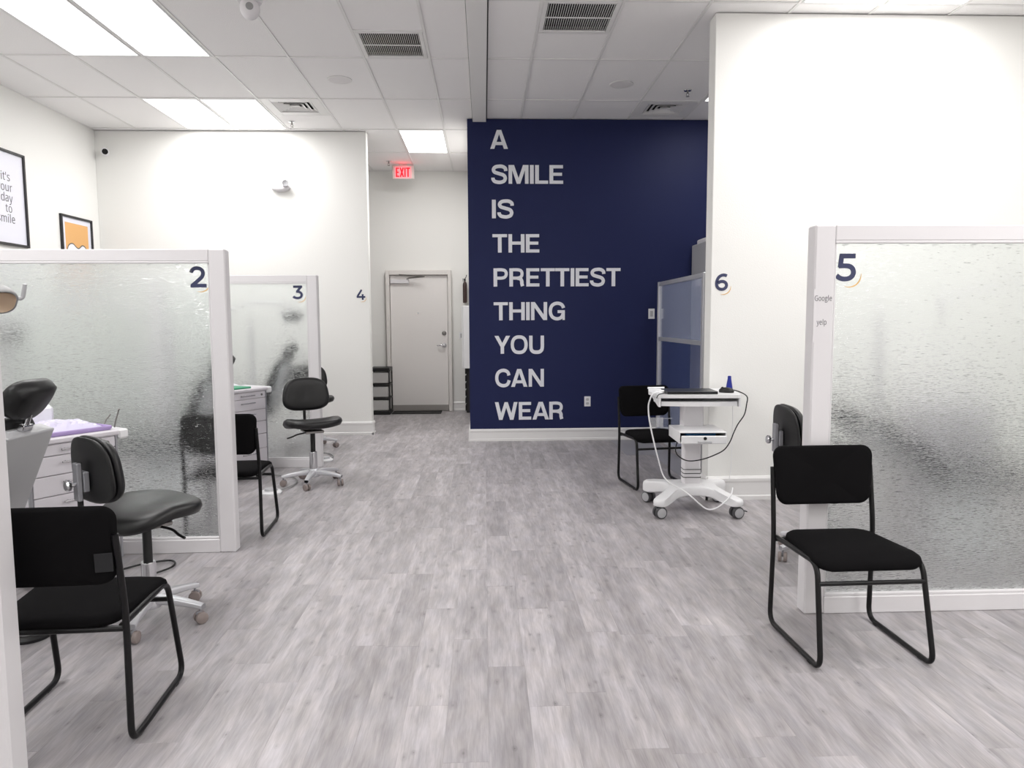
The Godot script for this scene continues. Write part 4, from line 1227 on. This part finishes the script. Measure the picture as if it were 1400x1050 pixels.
# ---------- the white cart ----------
func cart() -> void:
	var t := thing("computer_cart", "white mobile computer cart with keyboard tray and drawer at right", "cart", Vector3(1.555, 0, -5.345), deg_to_rad(-3))
	var g := G.new()
	var top := PackedVector2Array([Vector2(-0.300, 0.235), Vector2(0.262, 0.262), Vector2(0.292, 0.235), Vector2(0.325, -0.02), Vector2(0.325, -0.20), Vector2(0.30, -0.235), Vector2(-0.27, -0.235), Vector2(-0.295, -0.20), Vector2(-0.325, -0.02)])
	var flat := Transform3D(Basis(Vector3.RIGHT, -PI / 2), Vector3.ZERO)
	var fz := func(p: PackedVector2Array) -> PackedVector2Array:
		var o := PackedVector2Array()
		for q in p: o.append(Vector2(q.x, -q.y))
		return o
	g.prism(fz.call(top), 0.878, 0.902, flat)
	part("worktop", g.mesh(), M.white, t)
	for s in [-1, 1]:
		g = G.new()
		g.prism(PackedVector2Array([Vector2(-0.20, 0.88), Vector2(0.232, 0.88), Vector2(0.232, 0.812), Vector2(0.18, 0.812)]), -0.006, 0.006, Transform3D(Basis(Vector3.UP, -PI / 2), Vector3(s * 0.286, 0, 0)))
		part("side_bracket", g.mesh(), M.white, t)
	g = G.new()
	g.tube([Vector3(-0.30, 0.909, -0.205), Vector3(-0.17, 0.909, -0.215)], 0.008, 10)
	part("rear_handle", g.mesh(), M.white, t)
	g = G.new()
	var tr := [Vector2(-0.272, 0.215), Vector2(-0.14, 0.245), Vector2(0.0, 0.255), Vector2(0.14, 0.245), Vector2(0.272, 0.215), Vector2(0.272, -0.10), Vector2(-0.272, -0.10)]
	g.prism(fz.call(PackedVector2Array(tr)), 0.818, 0.850, flat)
	part("keyboard_tray", g.mesh(), M.white, t)
	part("tray_shelf", block(Vector3(-0.276, 0.868, -0.15), Vector3(0.276, 0.877, 0.20)), M.alu_dull, t)
	part("upper_column", block(Vector3(-0.078, 0.50, -0.075), Vector3(0.078, 0.876, 0.045), 0.012), M.white_dull, t)
	part("lower_column", block(Vector3(-0.064, 0.17, -0.065), Vector3(0.064, 0.52, 0.035), 0.010), M.white_dull, t)
	for y in [0.255, 0.285, 0.315]:
		g = G.new()
		var loop := []
		for p in rounded(0.133, 0.105, 0.012, 3): loop.append(Vector3(p.x, y, p.y - 0.015))
		g.tube(loop, 0.0025, 6, true)
		part("strap", g.mesh(), M.plastic, t)
	# drawer box with its drawer a little open
	g = G.new()
	g.box(Vector3(0.0, 0.642, 0.155), Vector3(0.335, 0.008, 0.36), 0.002)
	g.box(Vector3(0.0, 0.568, 0.155), Vector3(0.335, 0.008, 0.36), 0.002)
	for s in [-1, 1]: g.box(Vector3(s * 0.1635, 0.605, 0.155), Vector3(0.008, 0.068, 0.36), 0.001)
	g.box(Vector3(0.0, 0.605, -0.02), Vector3(0.32, 0.068, 0.008), 0.001)
	part("drawer_box", g.mesh(), M.white, t)
	var dr := part("drawer", block(Vector3(-0.156, 0.565, 0.345), Vector3(0.164, 0.622, 0.362), 0.005), M.white, t)
	g = G.new()
	g.box(Vector3(0.004, 0.578, 0.20), Vector3(0.30, 0.006, 0.29), 0.001)
	part("drawer_floor", g.mesh(), M.dark, dr)
	g = G.new()
	g.lathe([Vector2(0.012, 0.0), Vector2(0.011, 0.004), Vector2(0.0, 0.005)], 18, Transform3D(Basis(Vector3.RIGHT, PI / 2), Vector3(0.01, 0.604, 0.362)))
	part("lock", g.mesh(), M.plastic, dr)
	part("handle", block(Vector3(-0.042, 0.568, 0.362), Vector3(0.058, 0.588, 0.370), 0.003), M.shell_light, dr)
	# the cast base: an X in plan, its front arms sweeping down to the casters
	var half := [Vector2(0.0, 0.125), Vector2(0.09, 0.135), Vector2(0.17, 0.175), Vector2(0.225, 0.245), Vector2(0.262, 0.282), Vector2(0.305, 0.275), Vector2(0.325, 0.235), Vector2(0.305, 0.185), Vector2(0.245, 0.12), Vector2(0.20, 0.05)]
	var plan := []
	for q in half: plan.append(q)
	for i in range(half.size() - 1, 0, -1): plan.append(Vector2(half[i].x, -half[i].y))
	for i in range(0, half.size()): plan.append(Vector2(-half[i].x, -half[i].y))
	for i in range(half.size() - 1, 0, -1): plan.append(Vector2(-half[i].x, half[i].y))
	plan.reverse()
	g = G.new()
	var sweep := func(q: Vector3) -> Vector3:
		var far := smoothstep(0.10, 0.37, Vector2(q.x, q.y).length())
		var front := 1.0 if q.y < 0.0 else 0.45
		var high := 0.208 - 0.062 * far * front; var low := 0.135 - 0.047 * far
		return Vector3(q.x, q.y, lerpf(low, high, q.z))
	g.pad(PackedVector2Array(smooth(plan, 3, true)), [Vector2(0.0, 0.0), Vector2(0.5, 0.0), Vector2(0.8, 0.0), Vector2(0.96, 0.0), Vector2(1.0, 0.12), Vector2(1.0, 0.6), Vector2(0.985, 0.82), Vector2(0.94, 0.96), Vector2(0.88, 1.0), Vector2(0.6, 1.0), Vector2(0.3, 1.0), Vector2(0.0, 1.0)], sweep, flat)
	part("base", g.mesh(), M.white, t)
	for s in [[-1, 1], [1, 1], [-1, -1], [1, -1]]:
		caster(t, Vector3(s[0] * 0.278, 0, s[1] * 0.238), (PI / 2 + 0.25) if s[1] > 0 else PI / 2 - 0.9, 0.044, M.caster_grey, M.disc, 0.095, s[0] > 0)
	# a clear holder hanging at the left
	g = G.new()
	g.box(Vector3(-0.27, 0.675, 0.04), Vector3(0.09, 0.07, 0.003), 0.001)
	g.box(Vector3(-0.315, 0.675, 0.015), Vector3(0.003, 0.07, 0.05), 0.001)
	g.box(Vector3(-0.225, 0.675, 0.015), Vector3(0.003, 0.07, 0.05), 0.001)
	g.box(Vector3(-0.27, 0.640, 0.015), Vector3(0.09, 0.003, 0.05), 0.001)
	g.box(Vector3(-0.20, 0.70, 0.015), Vector3(0.10, 0.006, 0.02), 0.001)
	part("clear_holder", g.mesh(), M.clear, t, Transform3D(), "clear plastic holder at the left of the column")
	# things on and in the cart
	g = G.new()
	var box := thing("glove_packet", "blue packet showing in the open cart drawer", "packet", Vector3(1.565, 0.582, -5.17), deg_to_rad(-3))
	g.box(Vector3(-0.02, 0.026, 0.0), Vector3(0.22, 0.05, 0.20), 0.008)
	part("body", g.mesh(), M.glove_blue, box)
	g = G.new()
	g.box(Vector3(-0.08, 0.048, 0.06), Vector3(0.06, 0.012, 0.06), 0.004)
	part("label", g.mesh(), M.paper, box)
	var lap := thing("laptop", "closed black laptop on the cart worktop", "laptop", Vector3(1.50, 0.902, -5.25), deg_to_rad(-3))
	g = G.new(); g.box(Vector3(0, 0.007, 0), Vector3(0.365, 0.011, 0.25), 0.004)
	part("base", g.mesh(), M.plastic, lap)
	g = G.new(); g.box(Vector3(0, 0.0168, 0), Vector3(0.365, 0.008, 0.25), 0.003)
	part("lid", g.mesh(), mat(Color(0.085, 0.09, 0.12), 0.32), lap)
	var mouse := thing("computer_mouse", "small black computer mouse beside the closed laptop", "mouse", Vector3(1.775, 0.9025, -5.235), deg_to_rad(55))
	g = G.new()
	g.pad(superoval(0.062, 0.112, 2.4, 28), [Vector2(0.0, 0.0), Vector2(0.92, 0.0), Vector2(1.0, 0.008), Vector2(0.95, 0.02), Vector2(0.75, 0.031), Vector2(0.4, 0.037), Vector2(0.0, 0.038)], same, flat)
	part("shell", g.mesh(), M.plastic, mouse)
	g = G.new()
	g.lathe([Vector2(0.0, -0.004), Vector2(0.010, -0.004), Vector2(0.010, 0.004), Vector2(0.0, 0.004)], 14, Transform3D(Basis(Vector3.BACK, PI / 2), Vector3(0, 0.031, -0.03)))
	part("wheel", g.mesh(), M.rubber, mouse)
	g = G.new()
	var bt := thing("cone_bottle", "dark blue tapered bottle on the right rear of the cart", "bottle", Vector3(1.852, 0.902, -5.40))
	g.lathe([Vector2(0.0, 0.0), Vector2(0.024, 0.0), Vector2(0.026, 0.006), Vector2(0.021, 0.045), Vector2(0.014, 0.085)], 22)
	part("body", g.mesh(), M.blue, bt)
	g = G.new()
	g.lathe([Vector2(0.014, 0.085), Vector2(0.013, 0.106), Vector2(0.010, 0.11), Vector2(0.0, 0.11)], 18)
	part("cap", g.mesh(), M.blue, bt)
	g = G.new()
	g.box(Vector3(0, 0.011, 0), Vector3(0.05, 0.022, 0.032), 0.005)
	lone("power_adapter", g.mesh(), M.white, "small white adapter beside the left of the laptop", "adapter", Transform3D(Basis(Vector3.UP, 0.4), Vector3(1.292, 0.902, -5.25)))
	var f := func(pts: Array, r: float, m: Material, label: String):
		var gg := G.new()
		gg.tube(smooth(pts, 6), r, 8)
		lone("cable", gg.mesh(), m, label, "cable", Transform3D(), "cables of the cart")
	f.call([Vector3(1.79, 0.925, -5.28), Vector3(1.85, 0.914, -5.2), Vector3(1.886, 0.885, -5.12), Vector3(1.885, 0.826, -5.12), Vector3(1.870, 0.752, -5.12), Vector3(1.825, 0.683, -5.12), Vector3(1.795, 0.619, -5.12), Vector3(1.77, 0.556, -5.12), Vector3(1.728, 0.497, -5.12), Vector3(1.659, 0.46, -5.12), Vector3(1.569, 0.429, -5.12), Vector3(1.473, 0.417, -5.13), Vector3(1.413, 0.442, -5.15), Vector3(1.389, 0.485, -5.18), Vector3(1.42, 0.55, -5.24)], 0.0042, M.plastic, "thin black cable drooping from the mouse round the cart drawer")
	f.call([Vector3(1.29, 0.910, -5.2), Vector3(1.245, 0.912, -5.2), Vector3(1.215, 0.905, -5.17), Vector3(1.196, 0.87, -5.17), Vector3(1.19, 0.807, -5.2), Vector3(1.199, 0.705, -5.2), Vector3(1.228, 0.57, -5.2), Vector3(1.268, 0.417, -5.2), Vector3(1.302, 0.30, -5.18), Vector3(1.345, 0.252, -5.13), Vector3(1.41, 0.222, -5.06), Vector3(1.46, 0.185, -5.0), Vector3(1.515, 0.135, -5.0), Vector3(1.56, 0.10, -5.0), Vector3(1.60, 0.09, -5.0), Vector3(1.65, 0.105, -5.0), Vector3(1.70, 0.143, -5.0), Vector3(1.752, 0.19, -5.02), Vector3(1.79, 0.22, -5.1)], 0.0055, M.white, "white cable hanging down the left of the cart and over its base")
	f.call([Vector3(1.305, 0.909, -5.13), Vector3(1.275, 0.912, -5.11), Vector3(1.24, 0.905, -5.10), Vector3(1.228, 0.88, -5.11)], 0.0035, M.plastic, "short black cable curling over the left corner of the cart")
	f.call([Vector3(1.90, 0.86, -5.45), Vector3(1.925, 0.74, -5.52), Vector3(1.945, 0.51, -5.58), Vector3(1.945, 0.30, -5.585), Vector3(1.93, 0.17, -5.585)], 0.0025, M.white, "fine white cord hanging straight in front of the wall with the 6")
	# aluminium framed screen, the pale unit behind it and the mat
	var s := thing("framed_screen", "aluminium framed glass screen standing edgeways beside the navy wall", "partition", Vector3(2.04, 0, -6.68))
	for z in [0.0, -1.72]:
		part("post", block(Vector3(-0.022, 0.0, z - 0.03), Vector3(0.022, 1.87, z + 0.03), 0.004), M.alu, s)
	for y in [0.06, 0.60, 1.215, 1.845]:
		part("rail", block(Vector3(-0.018, y - 0.022, -1.69), Vector3(0.018, y + 0.022, -0.03), 0.003), M.alu, s)
	part("upper_pane", block(Vector3(-0.004, 1.237, -1.69), Vector3(0.004, 1.823, -0.03)), M.pane, s)
	part("middle_pane", block(Vector3(-0.004, 0.622, -1.69), Vector3(0.004, 1.193, -0.03)), M.tint, s)
	part("lower_pane", block(Vector3(-0.004, 0.082, -1.69), Vector3(0.004, 0.578, -0.03)), M.pane, s)
	g = G.new()
	g.box(Vector3(2.76, 1.15, -8.2), Vector3(0.62, 2.30, 0.70), 0.01)
	var u := thing("tall_cabinet", "tall pale cabinet behind the framed screen", "cabinet", Vector3.ZERO)
	part("body", g.mesh(), M.shell_light, u)
	g = G.new()
	g.box(Vector3(2.775, 2.325, -8.15), Vector3(0.60, 0.05, 0.56), 0.01)
	part("top_cover", g.mesh(), M.white_dull, u)
	g = G.new()
	g.prism(PackedVector2Array([Vector2(1.785, 6.45), Vector2(2.01, 6.45), Vector2(2.01, 8.50), Vector2(1.50, 8.50), Vector2(1.50, 7.555), Vector2(1.785, 7.555)]), 0.0, 0.004, Transform3D(Basis(Vector3.RIGHT, -PI / 2), Vector3.ZERO))
	lone("floor_mat", g.mesh(), mat(Color(0.62, 0.615, 0.64), 0.5), "thin grey mat on the floor along the framed screen", "mat")

# ---------- the hall with the exit door ----------
func hall() -> void:
	var z := -11.545
	var t := struct("door_1", block(Vector3(-1.470, 0.008, z + 0.004), Vector3(-0.575, 2.140, z + 0.045), 0.003), M.door, "plain grey exit door")
	var g := G.new()
	var fr := 0.062
	g.box(Vector3(-1.505, 1.11, z + 0.05), Vector3(0.055, 2.22, 0.10), 0.004)
	g.box(Vector3(-0.540, 1.11, z + 0.05), Vector3(0.055, 2.22, 0.10), 0.004)
	g.box(Vector3(-1.0225, 2.184, z + 0.05), Vector3(0.909, 0.072, 0.10), 0.004)
	part("door_frame", g.mesh(), mat(Color(0.90, 0.885, 0.87), 0.4), t)
	g = G.new()
	g.box(Vector3(-1.02, 0.055, z + 0.048), Vector3(0.885, 0.09, 0.006), 0.002)
	part("door_sweep", g.mesh(), mat(Color(0.62, 0.60, 0.585), 0.45), t)
	g = G.new()
	g.box(Vector3(-1.315, 2.045, z + 0.07), Vector3(0.29, 0.062, 0.05), 0.006)
	part("door_closer", g.mesh(), M.white_dull, t)
	g = G.new()
	g.tube([Vector3(-1.20, 2.085, z + 0.085), Vector3(-1.16, 2.095, z + 0.14), Vector3(-0.92, 2.115, z + 0.20)], 0.010, 8)
	g.tube([Vector3(-0.92, 2.115, z + 0.20), Vector3(-1.32, 2.15, z + 0.11)], 0.010, 8)
	part("closer_arm", g.mesh(), M.steel, t)
	g = G.new()
	g.lathe([Vector2(0.0, 0.0), Vector2(0.036, 0.0), Vector2(0.032, 0.014), Vector2(0.018, 0.02), Vector2(0.0, 0.02)], 20, Transform3D(Basis(Vector3.RIGHT, PI / 2), Vector3(-0.635, 1.235, z + 0.045)))
	part("deadbolt", g.mesh(), M.steel, t)
	g = G.new()
	g.lathe([Vector2(0.0, 0.0), Vector2(0.04, 0.0), Vector2(0.036, 0.014), Vector2(0.016, 0.02), Vector2(0.014, 0.06), Vector2(0.0, 0.06)], 20, Transform3D(Basis(Vector3.RIGHT, PI / 2), Vector3(-0.635, 1.045, z + 0.045)))
	g.tube(smooth([Vector3(-0.635, 1.045, z + 0.098), Vector3(-0.68, 1.048, z + 0.102), Vector3(-0.745, 1.04, z + 0.095)], 5), 0.011, 8)
	part("door_handle", g.mesh(), M.chrome, t)
	g = G.new()
	g.lathe([Vector2(0.0, 0.0), Vector2(0.012, 0.0), Vector2(0.009, 0.005), Vector2(0.0, 0.005)], 12, Transform3D(Basis(Vector3.RIGHT, PI / 2), Vector3(-1.04, 1.55, z + 0.045)))
	part("peephole", g.mesh(), M.chrome, t)
	g = G.new()
	g.box(Vector3(-1.06, 0.006, -11.30), Vector3(0.76, 0.012, 0.34), 0.004)
	lone("door_mat", g.mesh(), M.rubber, "black rubber mat in front of the exit door", "mat")
	# exit sign
	var ex := thing("exit_sign", "red lettered exit sign hanging above the hall door", "sign", Vector3(-1.185, CEIL, -11.05))
	g = G.new()
	g.box(Vector3(0, -0.115, 0.0), Vector3(0.325, 0.20, 0.045), 0.008)
	g.box(Vector3(0, -0.008, 0.0), Vector3(0.12, 0.016, 0.06), 0.003)
	part("housing", g.mesh(), mat(Color(0.86, 0.84, 0.82), 0.4), ex)
	var red := StandardMaterial3D.new()
	red.albedo_color = Color(0.85, 0.12, 0.16); red.emission_enabled = true; red.emission = Color(1.0, 0.13, 0.19); red.emission_energy_multiplier = 1.1
	var soft := StandardMaterial3D.new()
	soft.albedo_color = Color(0.95, 0.7, 0.72); soft.emission_enabled = true; soft.emission = Color(1.0, 0.62, 0.66); soft.emission_energy_multiplier = 0.35
	part("face", block(Vector3(-0.122, -0.20, 0.0225), Vector3(0.122, -0.035, 0.0245)), soft, ex)
	var hh := 0.135
	var xs := [-0.105, -0.045, 0.020, 0.044]
	var L := G.new()
	for c in 4:
		g = G.new()
		var w := 0.019
		match c:
			0:
				g.box(Vector3(w / 2, hh / 2, 0), Vector3(w, hh, 0.003)); g.box(Vector3(0.024, w / 2, 0), Vector3(0.048, w * 0.9, 0.003)); g.box(Vector3(0.024, hh - w / 2, 0), Vector3(0.048, w * 0.9, 0.003)); g.box(Vector3(0.021, hh / 2, 0), Vector3(0.042, w * 0.9, 0.003))
			1:
				g.ribbon(PackedVector2Array([Vector2(0.005, 0), Vector2(0.05, hh)]), w, -0.0015, 0.0015); g.ribbon(PackedVector2Array([Vector2(0.05, 0), Vector2(0.005, hh)]), w, -0.0015, 0.0015)
			2: g.box(Vector3(w / 2, hh / 2, 0), Vector3(w, hh, 0.003))
			3:
				g.box(Vector3(0.03, hh - w / 2, 0), Vector3(0.06, w * 0.9, 0.003)); g.box(Vector3(0.03, hh / 2, 0), Vector3(w, hh, 0.003))
		part("letter", g.mesh(), red, ex, Transform3D(Basis(), Vector3(xs[c], -0.185, 0.026)))
	var rl := OmniLight3D.new()
	rl.name = "exit_lamp"
	rl.light_color = Color(1.0, 0.16, 0.2); rl.light_energy = 0.012; rl.omni_range = 12.0; rl.omni_attenuation = 2.0
	rl.light_size = 0.06; rl.shadow_enabled = true
	rl.position = Vector3(-1.185, CEIL - 0.11, -10.98)
	add_child(rl)
	# drawer tower left of the door
	var d := thing("drawer_tower", "black framed tower of clear drawers left of the exit door", "drawers", Vector3(-1.60, 0, -11.26))
	var w2 := 0.30; var dp := 0.36
	for y in [0.0, 0.235, 0.45, 0.665]:
		part("shelf_frame", block(Vector3(-w2 / 2, y if y > 0 else 0.0, -dp / 2), Vector3(w2 / 2, y + (0.025 if y > 0.0 and y < 0.6 else 0.055), dp / 2), 0.006), M.plastic, d)
	g = G.new()
	for sx in [-1, 1]:
		for sz in [-1, 1]: g.box(Vector3(sx * (w2 / 2 - 0.01), 0.36, sz * (dp / 2 - 0.012)), Vector3(0.018, 0.66, 0.018), 0.003)
	part("uprights", g.mesh(), M.plastic, d)
	for y in [0.06, 0.265, 0.48]:
		part("clear_drawer", block(Vector3(-w2 / 2 + 0.022, y + 0.004, -dp / 2 + 0.01), Vector3(w2 / 2 - 0.022, y + 0.165, dp / 2 - 0.004), 0.012), mat(Color(0.74, 0.735, 0.73), 0.25), d)
	# on the right: wall cabinet, dark unit below it, extinguisher, switch
	var c1 := thing("wall_cabinet", "white narrow wall cabinet peeping past the navy wall edge in the hall", "cabinet", Vector3(-0.178, 0.73, -10.95))
	part("body", block(Vector3(-0.135, 0.0, -0.30), Vector3(0.0, 0.92, 0.30), 0.008), M.white, c1)
	part("door", block(Vector3(-0.152, 0.004, -0.295), Vector3(-0.136, 0.916, 0.295), 0.005), M.white, c1)
	var c2 := thing("black_organizer", "tall black organizer standing under the white wall cabinet in the hall", "organizer", Vector3(-0.20, 0, -11.36))
	part("body", block(Vector3(-0.085, 0.0, -0.13), Vector3(-0.005, 0.715, 0.13), 0.006), M.plastic, c2)
	for k in 6:
		part("bin", block(Vector3(-0.105, 0.03 + 0.115 * k, -0.11), Vector3(-0.086, 0.115 + 0.115 * k, 0.12), 0.004), M.plastic, c2)
	var fe := thing("fire_extinguisher", "dark fire extinguisher hung on the end wall above the white cabinet", "extinguisher", Vector3(-0.300, 1.71, -11.47))
	g = G.new()
	g.lathe([Vector2(0.0, 0.0), Vector2(0.030, 0.0), Vector2(0.033, 0.01), Vector2(0.033, 0.28), Vector2(0.026, 0.315), Vector2(0.012, 0.33), Vector2(0.012, 0.345)], 20)
	part("tank", g.mesh(), mat(Color(0.26, 0.19, 0.18), 0.35), fe)
	g = G.new()
	g.lathe([Vector2(0.014, 0.34), Vector2(0.014, 0.375), Vector2(0.0, 0.375)], 12)
	g.tube([Vector3(0, 0.37, 0), Vector3(0.02, 0.40, 0.02), Vector3(0.03, 0.43, 0.05)], 0.006, 6)
	g.tube([Vector3(0, 0.36, 0), Vector3(-0.03, 0.375, 0.0), Vector3(-0.025, 0.33, 0.02)], 0.005, 6)
	part("valve", g.mesh(), M.plastic, fe)
	plate("wall_switch", "small white switch plate on the end wall beside the exit door", "switch", Vector3(-0.365, 1.195, z), 0.07, 0.115, false)

func plate(called: String, label: String, category: String, at: Vector3, w: float, h: float, outlet: bool) -> void:
	var t := thing(called, label, category, at)
	part("cover", block(Vector3(-w / 2, -h / 2, 0), Vector3(w / 2, h / 2, 0.006), 0.003), M.white, t)
	if outlet:
		for s in [-1, 1]:
			var g := G.new()
			g.prism(superoval(0.036, 0.03, 3.0, 20), 0.006, 0.0085, Transform3D(Basis(), Vector3(0, s * 0.024, 0)))
			part("socket", g.mesh(), M.shell_light, t)
	else:
		part("rocker", block(Vector3(-0.016, -0.033, 0.006), Vector3(0.016, 0.033, 0.010), 0.003), M.shell_light, t)

func wall_things() -> void:
	plate("wall_outlet", "white power outlet low on the navy wall right of the word WEAR", "outlet", Vector3(1.225, 0.465, -8.573), 0.075, 0.12, true)
	plate("wall_switch", "white switch plate on the navy wall left of the framed screen", "switch", Vector3(1.985, 1.505, -8.573), 0.075, 0.12, false)
	# little camera in the corner of the left wall
	var t := thing("corner_camera", "small white camera with dark lens high in the left corner", "camera", Vector3(-4.56, 3.475, -9.165))
	t.scale = Vector3.ONE * 0.8
	var g := G.new()
	g.lathe([Vector2(0.0, 0.0), Vector2(0.05, 0.0), Vector2(0.05, 0.02), Vector2(0.02, 0.03), Vector2(0.018, 0.05)], 20, Transform3D(Basis(Vector3.RIGHT, PI / 2), Vector3.ZERO))
	part("mount", g.mesh(), M.white, t)
	var cx := Transform3D(Basis(Vector3.UP, 0.45) * Basis(Vector3.RIGHT, PI / 2 + 0.25), Vector3(0.01, 0.02, 0.05))
	g = G.new()
	g.lathe([Vector2(0.0, 0.0), Vector2(0.038, 0.0), Vector2(0.042, 0.03), Vector2(0.055, 0.045), Vector2(0.055, 0.085), Vector2(0.050, 0.092), Vector2(0.042, 0.092)], 22, cx)
	part("body", g.mesh(), M.white, t)
	g = G.new()
	g.lathe([Vector2(0.042, 0.090), Vector2(0.03, 0.094), Vector2(0.0, 0.096)], 20, cx)
	part("lens", g.mesh(), M.dark, t)
	# wall lamp head on the wall with the 4
	t = thing("wall_lamp_head", "small white lamp head on a curved bracket high on the wall with the 4", "lamp", Vector3(-2.48, 3.075, -9.165))
	g = G.new()
	g.pad(superoval(0.23, 0.075, 2.6, 36), [Vector2(0.0, 0.0), Vector2(1.0, 0.0), Vector2(1.0, 0.05), Vector2(0.9, 0.075), Vector2(0.5, 0.085), Vector2(0.0, 0.088)], func(q): return Vector3(q.x, q.y + q.x * q.x * 1.2, q.z), Transform3D(Basis(), Vector3(0, -0.02, 0)))
	part("bracket", g.mesh(), M.white_dull, t)
	g = G.new()
	g.lathe([Vector2(0.0, -0.05), Vector2(0.03, -0.045), Vector2(0.042, 0.0), Vector2(0.042, 0.04), Vector2(0.036, 0.045)], 22, Transform3D(Basis(Vector3.UP, 0.35) * Basis(Vector3.RIGHT, PI / 2), Vector3(0.075, 0.03, 0.09)))
	part("head", g.mesh(), M.white_dull, t)
	g = G.new()
	g.lathe([Vector2(0.036, 0.04), Vector2(0.02, 0.036), Vector2(0.0, 0.034)], 20, Transform3D(Basis(Vector3.UP, 0.35) * Basis(Vector3.RIGHT, PI / 2), Vector3(0.075, 0.03, 0.09)))
	part("lens", g.mesh(), M.shell_light, t)
	# framed prints on the left wall, facing +x
	var turn := PI / 2
	var W := 0.64; var H := 0.93
	var pr := [thing("framed_print", "black framed print reading it's your day to smile on the left wall", "picture", Vector3(-4.69, 2.665, -7.415), turn, "framed prints on the left wall"),
		thing("framed_print", "black framed print with an orange square and tooth outline on the left wall", "picture", Vector3(-4.69, 2.178, -8.645), turn, "framed prints on the left wall")]
	for p in pr:
		g = G.new()
		for s in [-1, 1]:
			g.box(Vector3(s * (W / 2 - 0.012), 0, 0.014), Vector3(0.024, H, 0.028), 0.002)
			g.box(Vector3(0, s * (H / 2 - 0.012), 0.014), Vector3(W - 0.048, 0.024, 0.028), 0.002)
		part("frame", g.mesh(), mat(Color(0.12, 0.115, 0.13), 0.4), p)
		part("sheet", block(Vector3(-W / 2 + 0.02, -H / 2 + 0.02, 0.004), Vector3(W / 2 - 0.02, H / 2 - 0.02, 0.010)), mat(Color(0.91, 0.91, 0.95), 0.35), p)
	var lines := ["it's", "your", "day", "to", "smile"]
	var right := [0.085, 0.111, 0.110, 0.090, 0.125]
	for i in 5:
		var w := words(lines[i], 0.082, pr[0], Vector3.ZERO, M.ink)
		w.position = Vector3(right[i] - w.mesh.get_aabb().end.x, 0.205 - 0.102 * i, 0.0108)
	part("orange_square", block(Vector3(-0.235, -0.20, 0.010), Vector3(0.235, 0.385, 0.0108)), mat(Color(0.90, 0.69, 0.44), 0.6), pr[1])
	var out := [Vector2(-0.20, -0.05), Vector2(-0.215, 0.06), Vector2(-0.18, 0.13), Vector2(-0.10, 0.155), Vector2(-0.02, 0.115), Vector2(0.03, 0.112), Vector2(0.10, 0.15), Vector2(0.17, 0.125), Vector2(0.20, 0.05), Vector2(0.185, -0.06), Vector2(0.13, -0.16), Vector2(0.06, -0.17), Vector2(0.0, -0.08), Vector2(-0.06, -0.17), Vector2(-0.14, -0.16)]
	var sm := PackedVector2Array(smooth(out, 4, true))
	g = G.new()
	g.prism(sm, 0.0108, 0.0114)
	part("tooth_shape", g.mesh(), mat(Color(0.94, 0.94, 0.96), 0.6), pr[1])
	g = G.new()
	g.ribbon(sm, 0.012, 0.0108, 0.0118, true)
	part("tooth_outline", g.mesh(), mat(Color(0.35, 0.34, 0.33), 0.6), pr[1])
